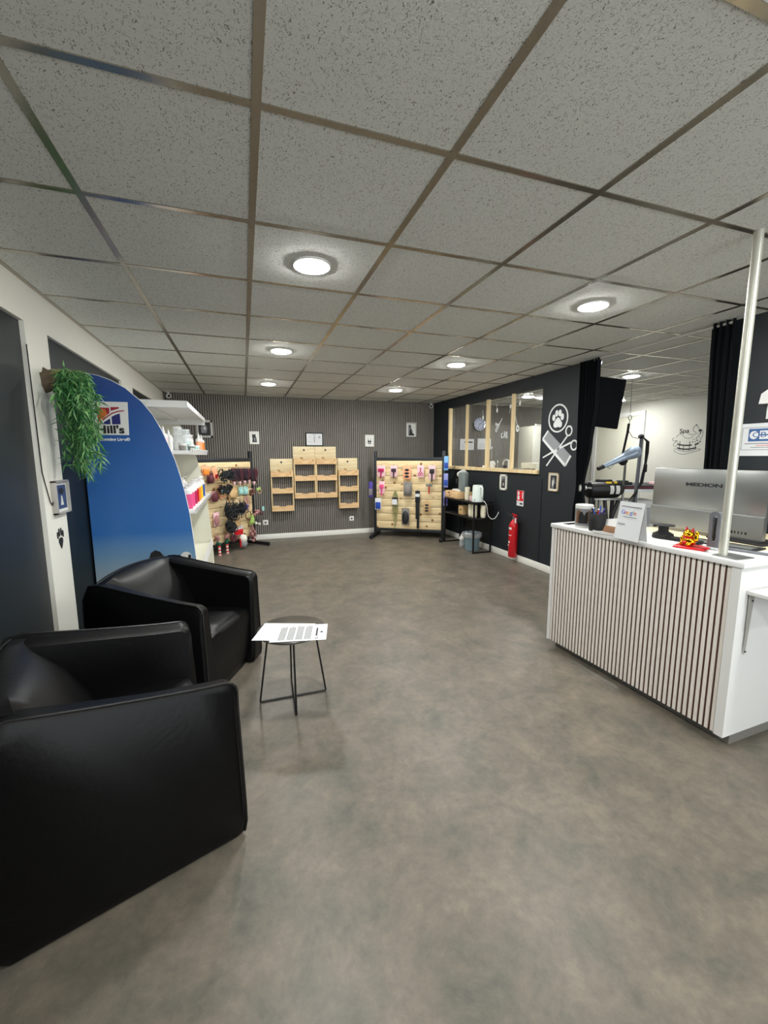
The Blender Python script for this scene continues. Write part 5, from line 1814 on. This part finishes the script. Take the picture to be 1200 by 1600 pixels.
MB(M['ink']).b(.44, .64, -.03, .0, CH-.004, .93, .004).box((.52, .06, CH+.002), (.28, .2, .012), None, .004).build('foot', t)

# golden cat on a red cushion
t = thing('red_cushion', 'small red square mat under the golden cat figure', 'mat', (2.185, 1.475, CH), CA+.3)
MB(M['gold_red']).b(-.07, .07, -.055, .055, 0, .012, .006, 3).build('mat', t)
t = thing('golden_cat', 'shiny golden waving cat figurine with red ears and bib', 'figurine', (2.175, 1.485, CH+.012), CA-.2)
m_ = MB(M['gold'])
m_.ball((0, 0, .026), (.034, .026, .028), 24, 16).ball((.0, -.004, .062), (.027, .022, .023), 24, 16).ball((.04, 0, .05), (.012, .01, .022), 16, 10).ball((.045, .0, .072), (.010, .009, .011), 12, 8)
m_.ball((-.018, -.02, .012), (.012, .014, .012), 12, 8).ball((.018, -.02, .012), (.012, .014, .012), 12, 8)
m_.ball((-.022, -.018, .035), (.009, .01, .016), 12, 8).ball((-.008, -.024, .058), (.007, .005, .005), 10, 8).ball((.008, -.024, .058), (.007, .005, .005), 10, 8)
m_.build('body', t)
m_ = MB(M['gold_red'])
m_.cyl((-.016, 0, .076), (-.021, 0, .098), .010, .001, 10).cyl((.016, 0, .076), (.021, 0, .098), .010, .001, 10)
m_.build('ear', t)
MB(M['gold_red']).tube([(.022*math.cos(a), -.006+.019*math.sin(a), .044) for a in [k*PI/8 for k in range(16)]], .004, 6, True).ball((0, -.026, .018), (.016, .008, .008)).build('bib', t)

# grey holder
t = thing('phone_holder', 'upright grey slotted metal holder right of the golden cat', 'holder', (2.25, 1.415, CH), CA)
out_ = [(-.026, .012)]+[(-.026, .17)]+[(.026*math.cos(a), .17+.026*math.sin(a)) for a in [PI-k*PI/10 for k in range(1, 10)]]+[(.026, .17), (.026, .012)]
inn_ = [(-.011, .04), (-.011, .165)]+[(.011*math.cos(a), .165+.011*math.sin(a)) for a in [PI-k*PI/10 for k in range(1, 10)]]+[(.011, .165), (.011, .04)]
m_ = MB(M['grey_ink'])
for a, b2, c, d_ in zip(out_, out_[1:], inn_[1:], inn_):
    m_.prism([a, b2, c, d_], -.006, .006)
m_.prism([(-.026, .012), (.026, .012), (.011, .04), (-.011, .04)], -.006, .006)
m_.build('loop', t)
MB(M['dark_steel']).b(-.006, .006, -.003, .003, .045, .165, .002).build('slider', t)
MB(M['clear']).b(-.032, .032, -.03, .03, 0, .014, .003).build('base', t)
# laptop and keyboard tray
t = thing('black_tablet', 'thin closed black and silver tablet lying on the counter desk', 'tablet', (2.43, 1.47, CH-.003), CA+.15)
MB(M['ink']).b(-.15, .15, -.07, .07, 0, .008, .003).build('case', t)
MB(M['alu']).b(-.13, .13, -.055, .03, .008, .010, .001).build('screen', t)
t = thing('black_phone', 'black handset lying behind the golden cat', 'phone', (2.30, 1.60, CH), CA+.1)
MB(M['ink']).b(-.09, .09, -.025, .025, 0, .02, .007).build('body', t)
tag(MB(M['grey_ink']).b(-.11, .11, -.012, .012, 0, .012, .004).build('ruler', None, (2.33, 1.34, CH), (0, 0, CA+.25)), 'grey bar lying on the counter behind the pole', 'bar')
sheet('paper_sheet', 'loose white paper at the right end of the counter', [(2.36, 1.22), (2.58, 1.22), (2.58, 1.31), (2.36, 1.31)], CH+.0005)
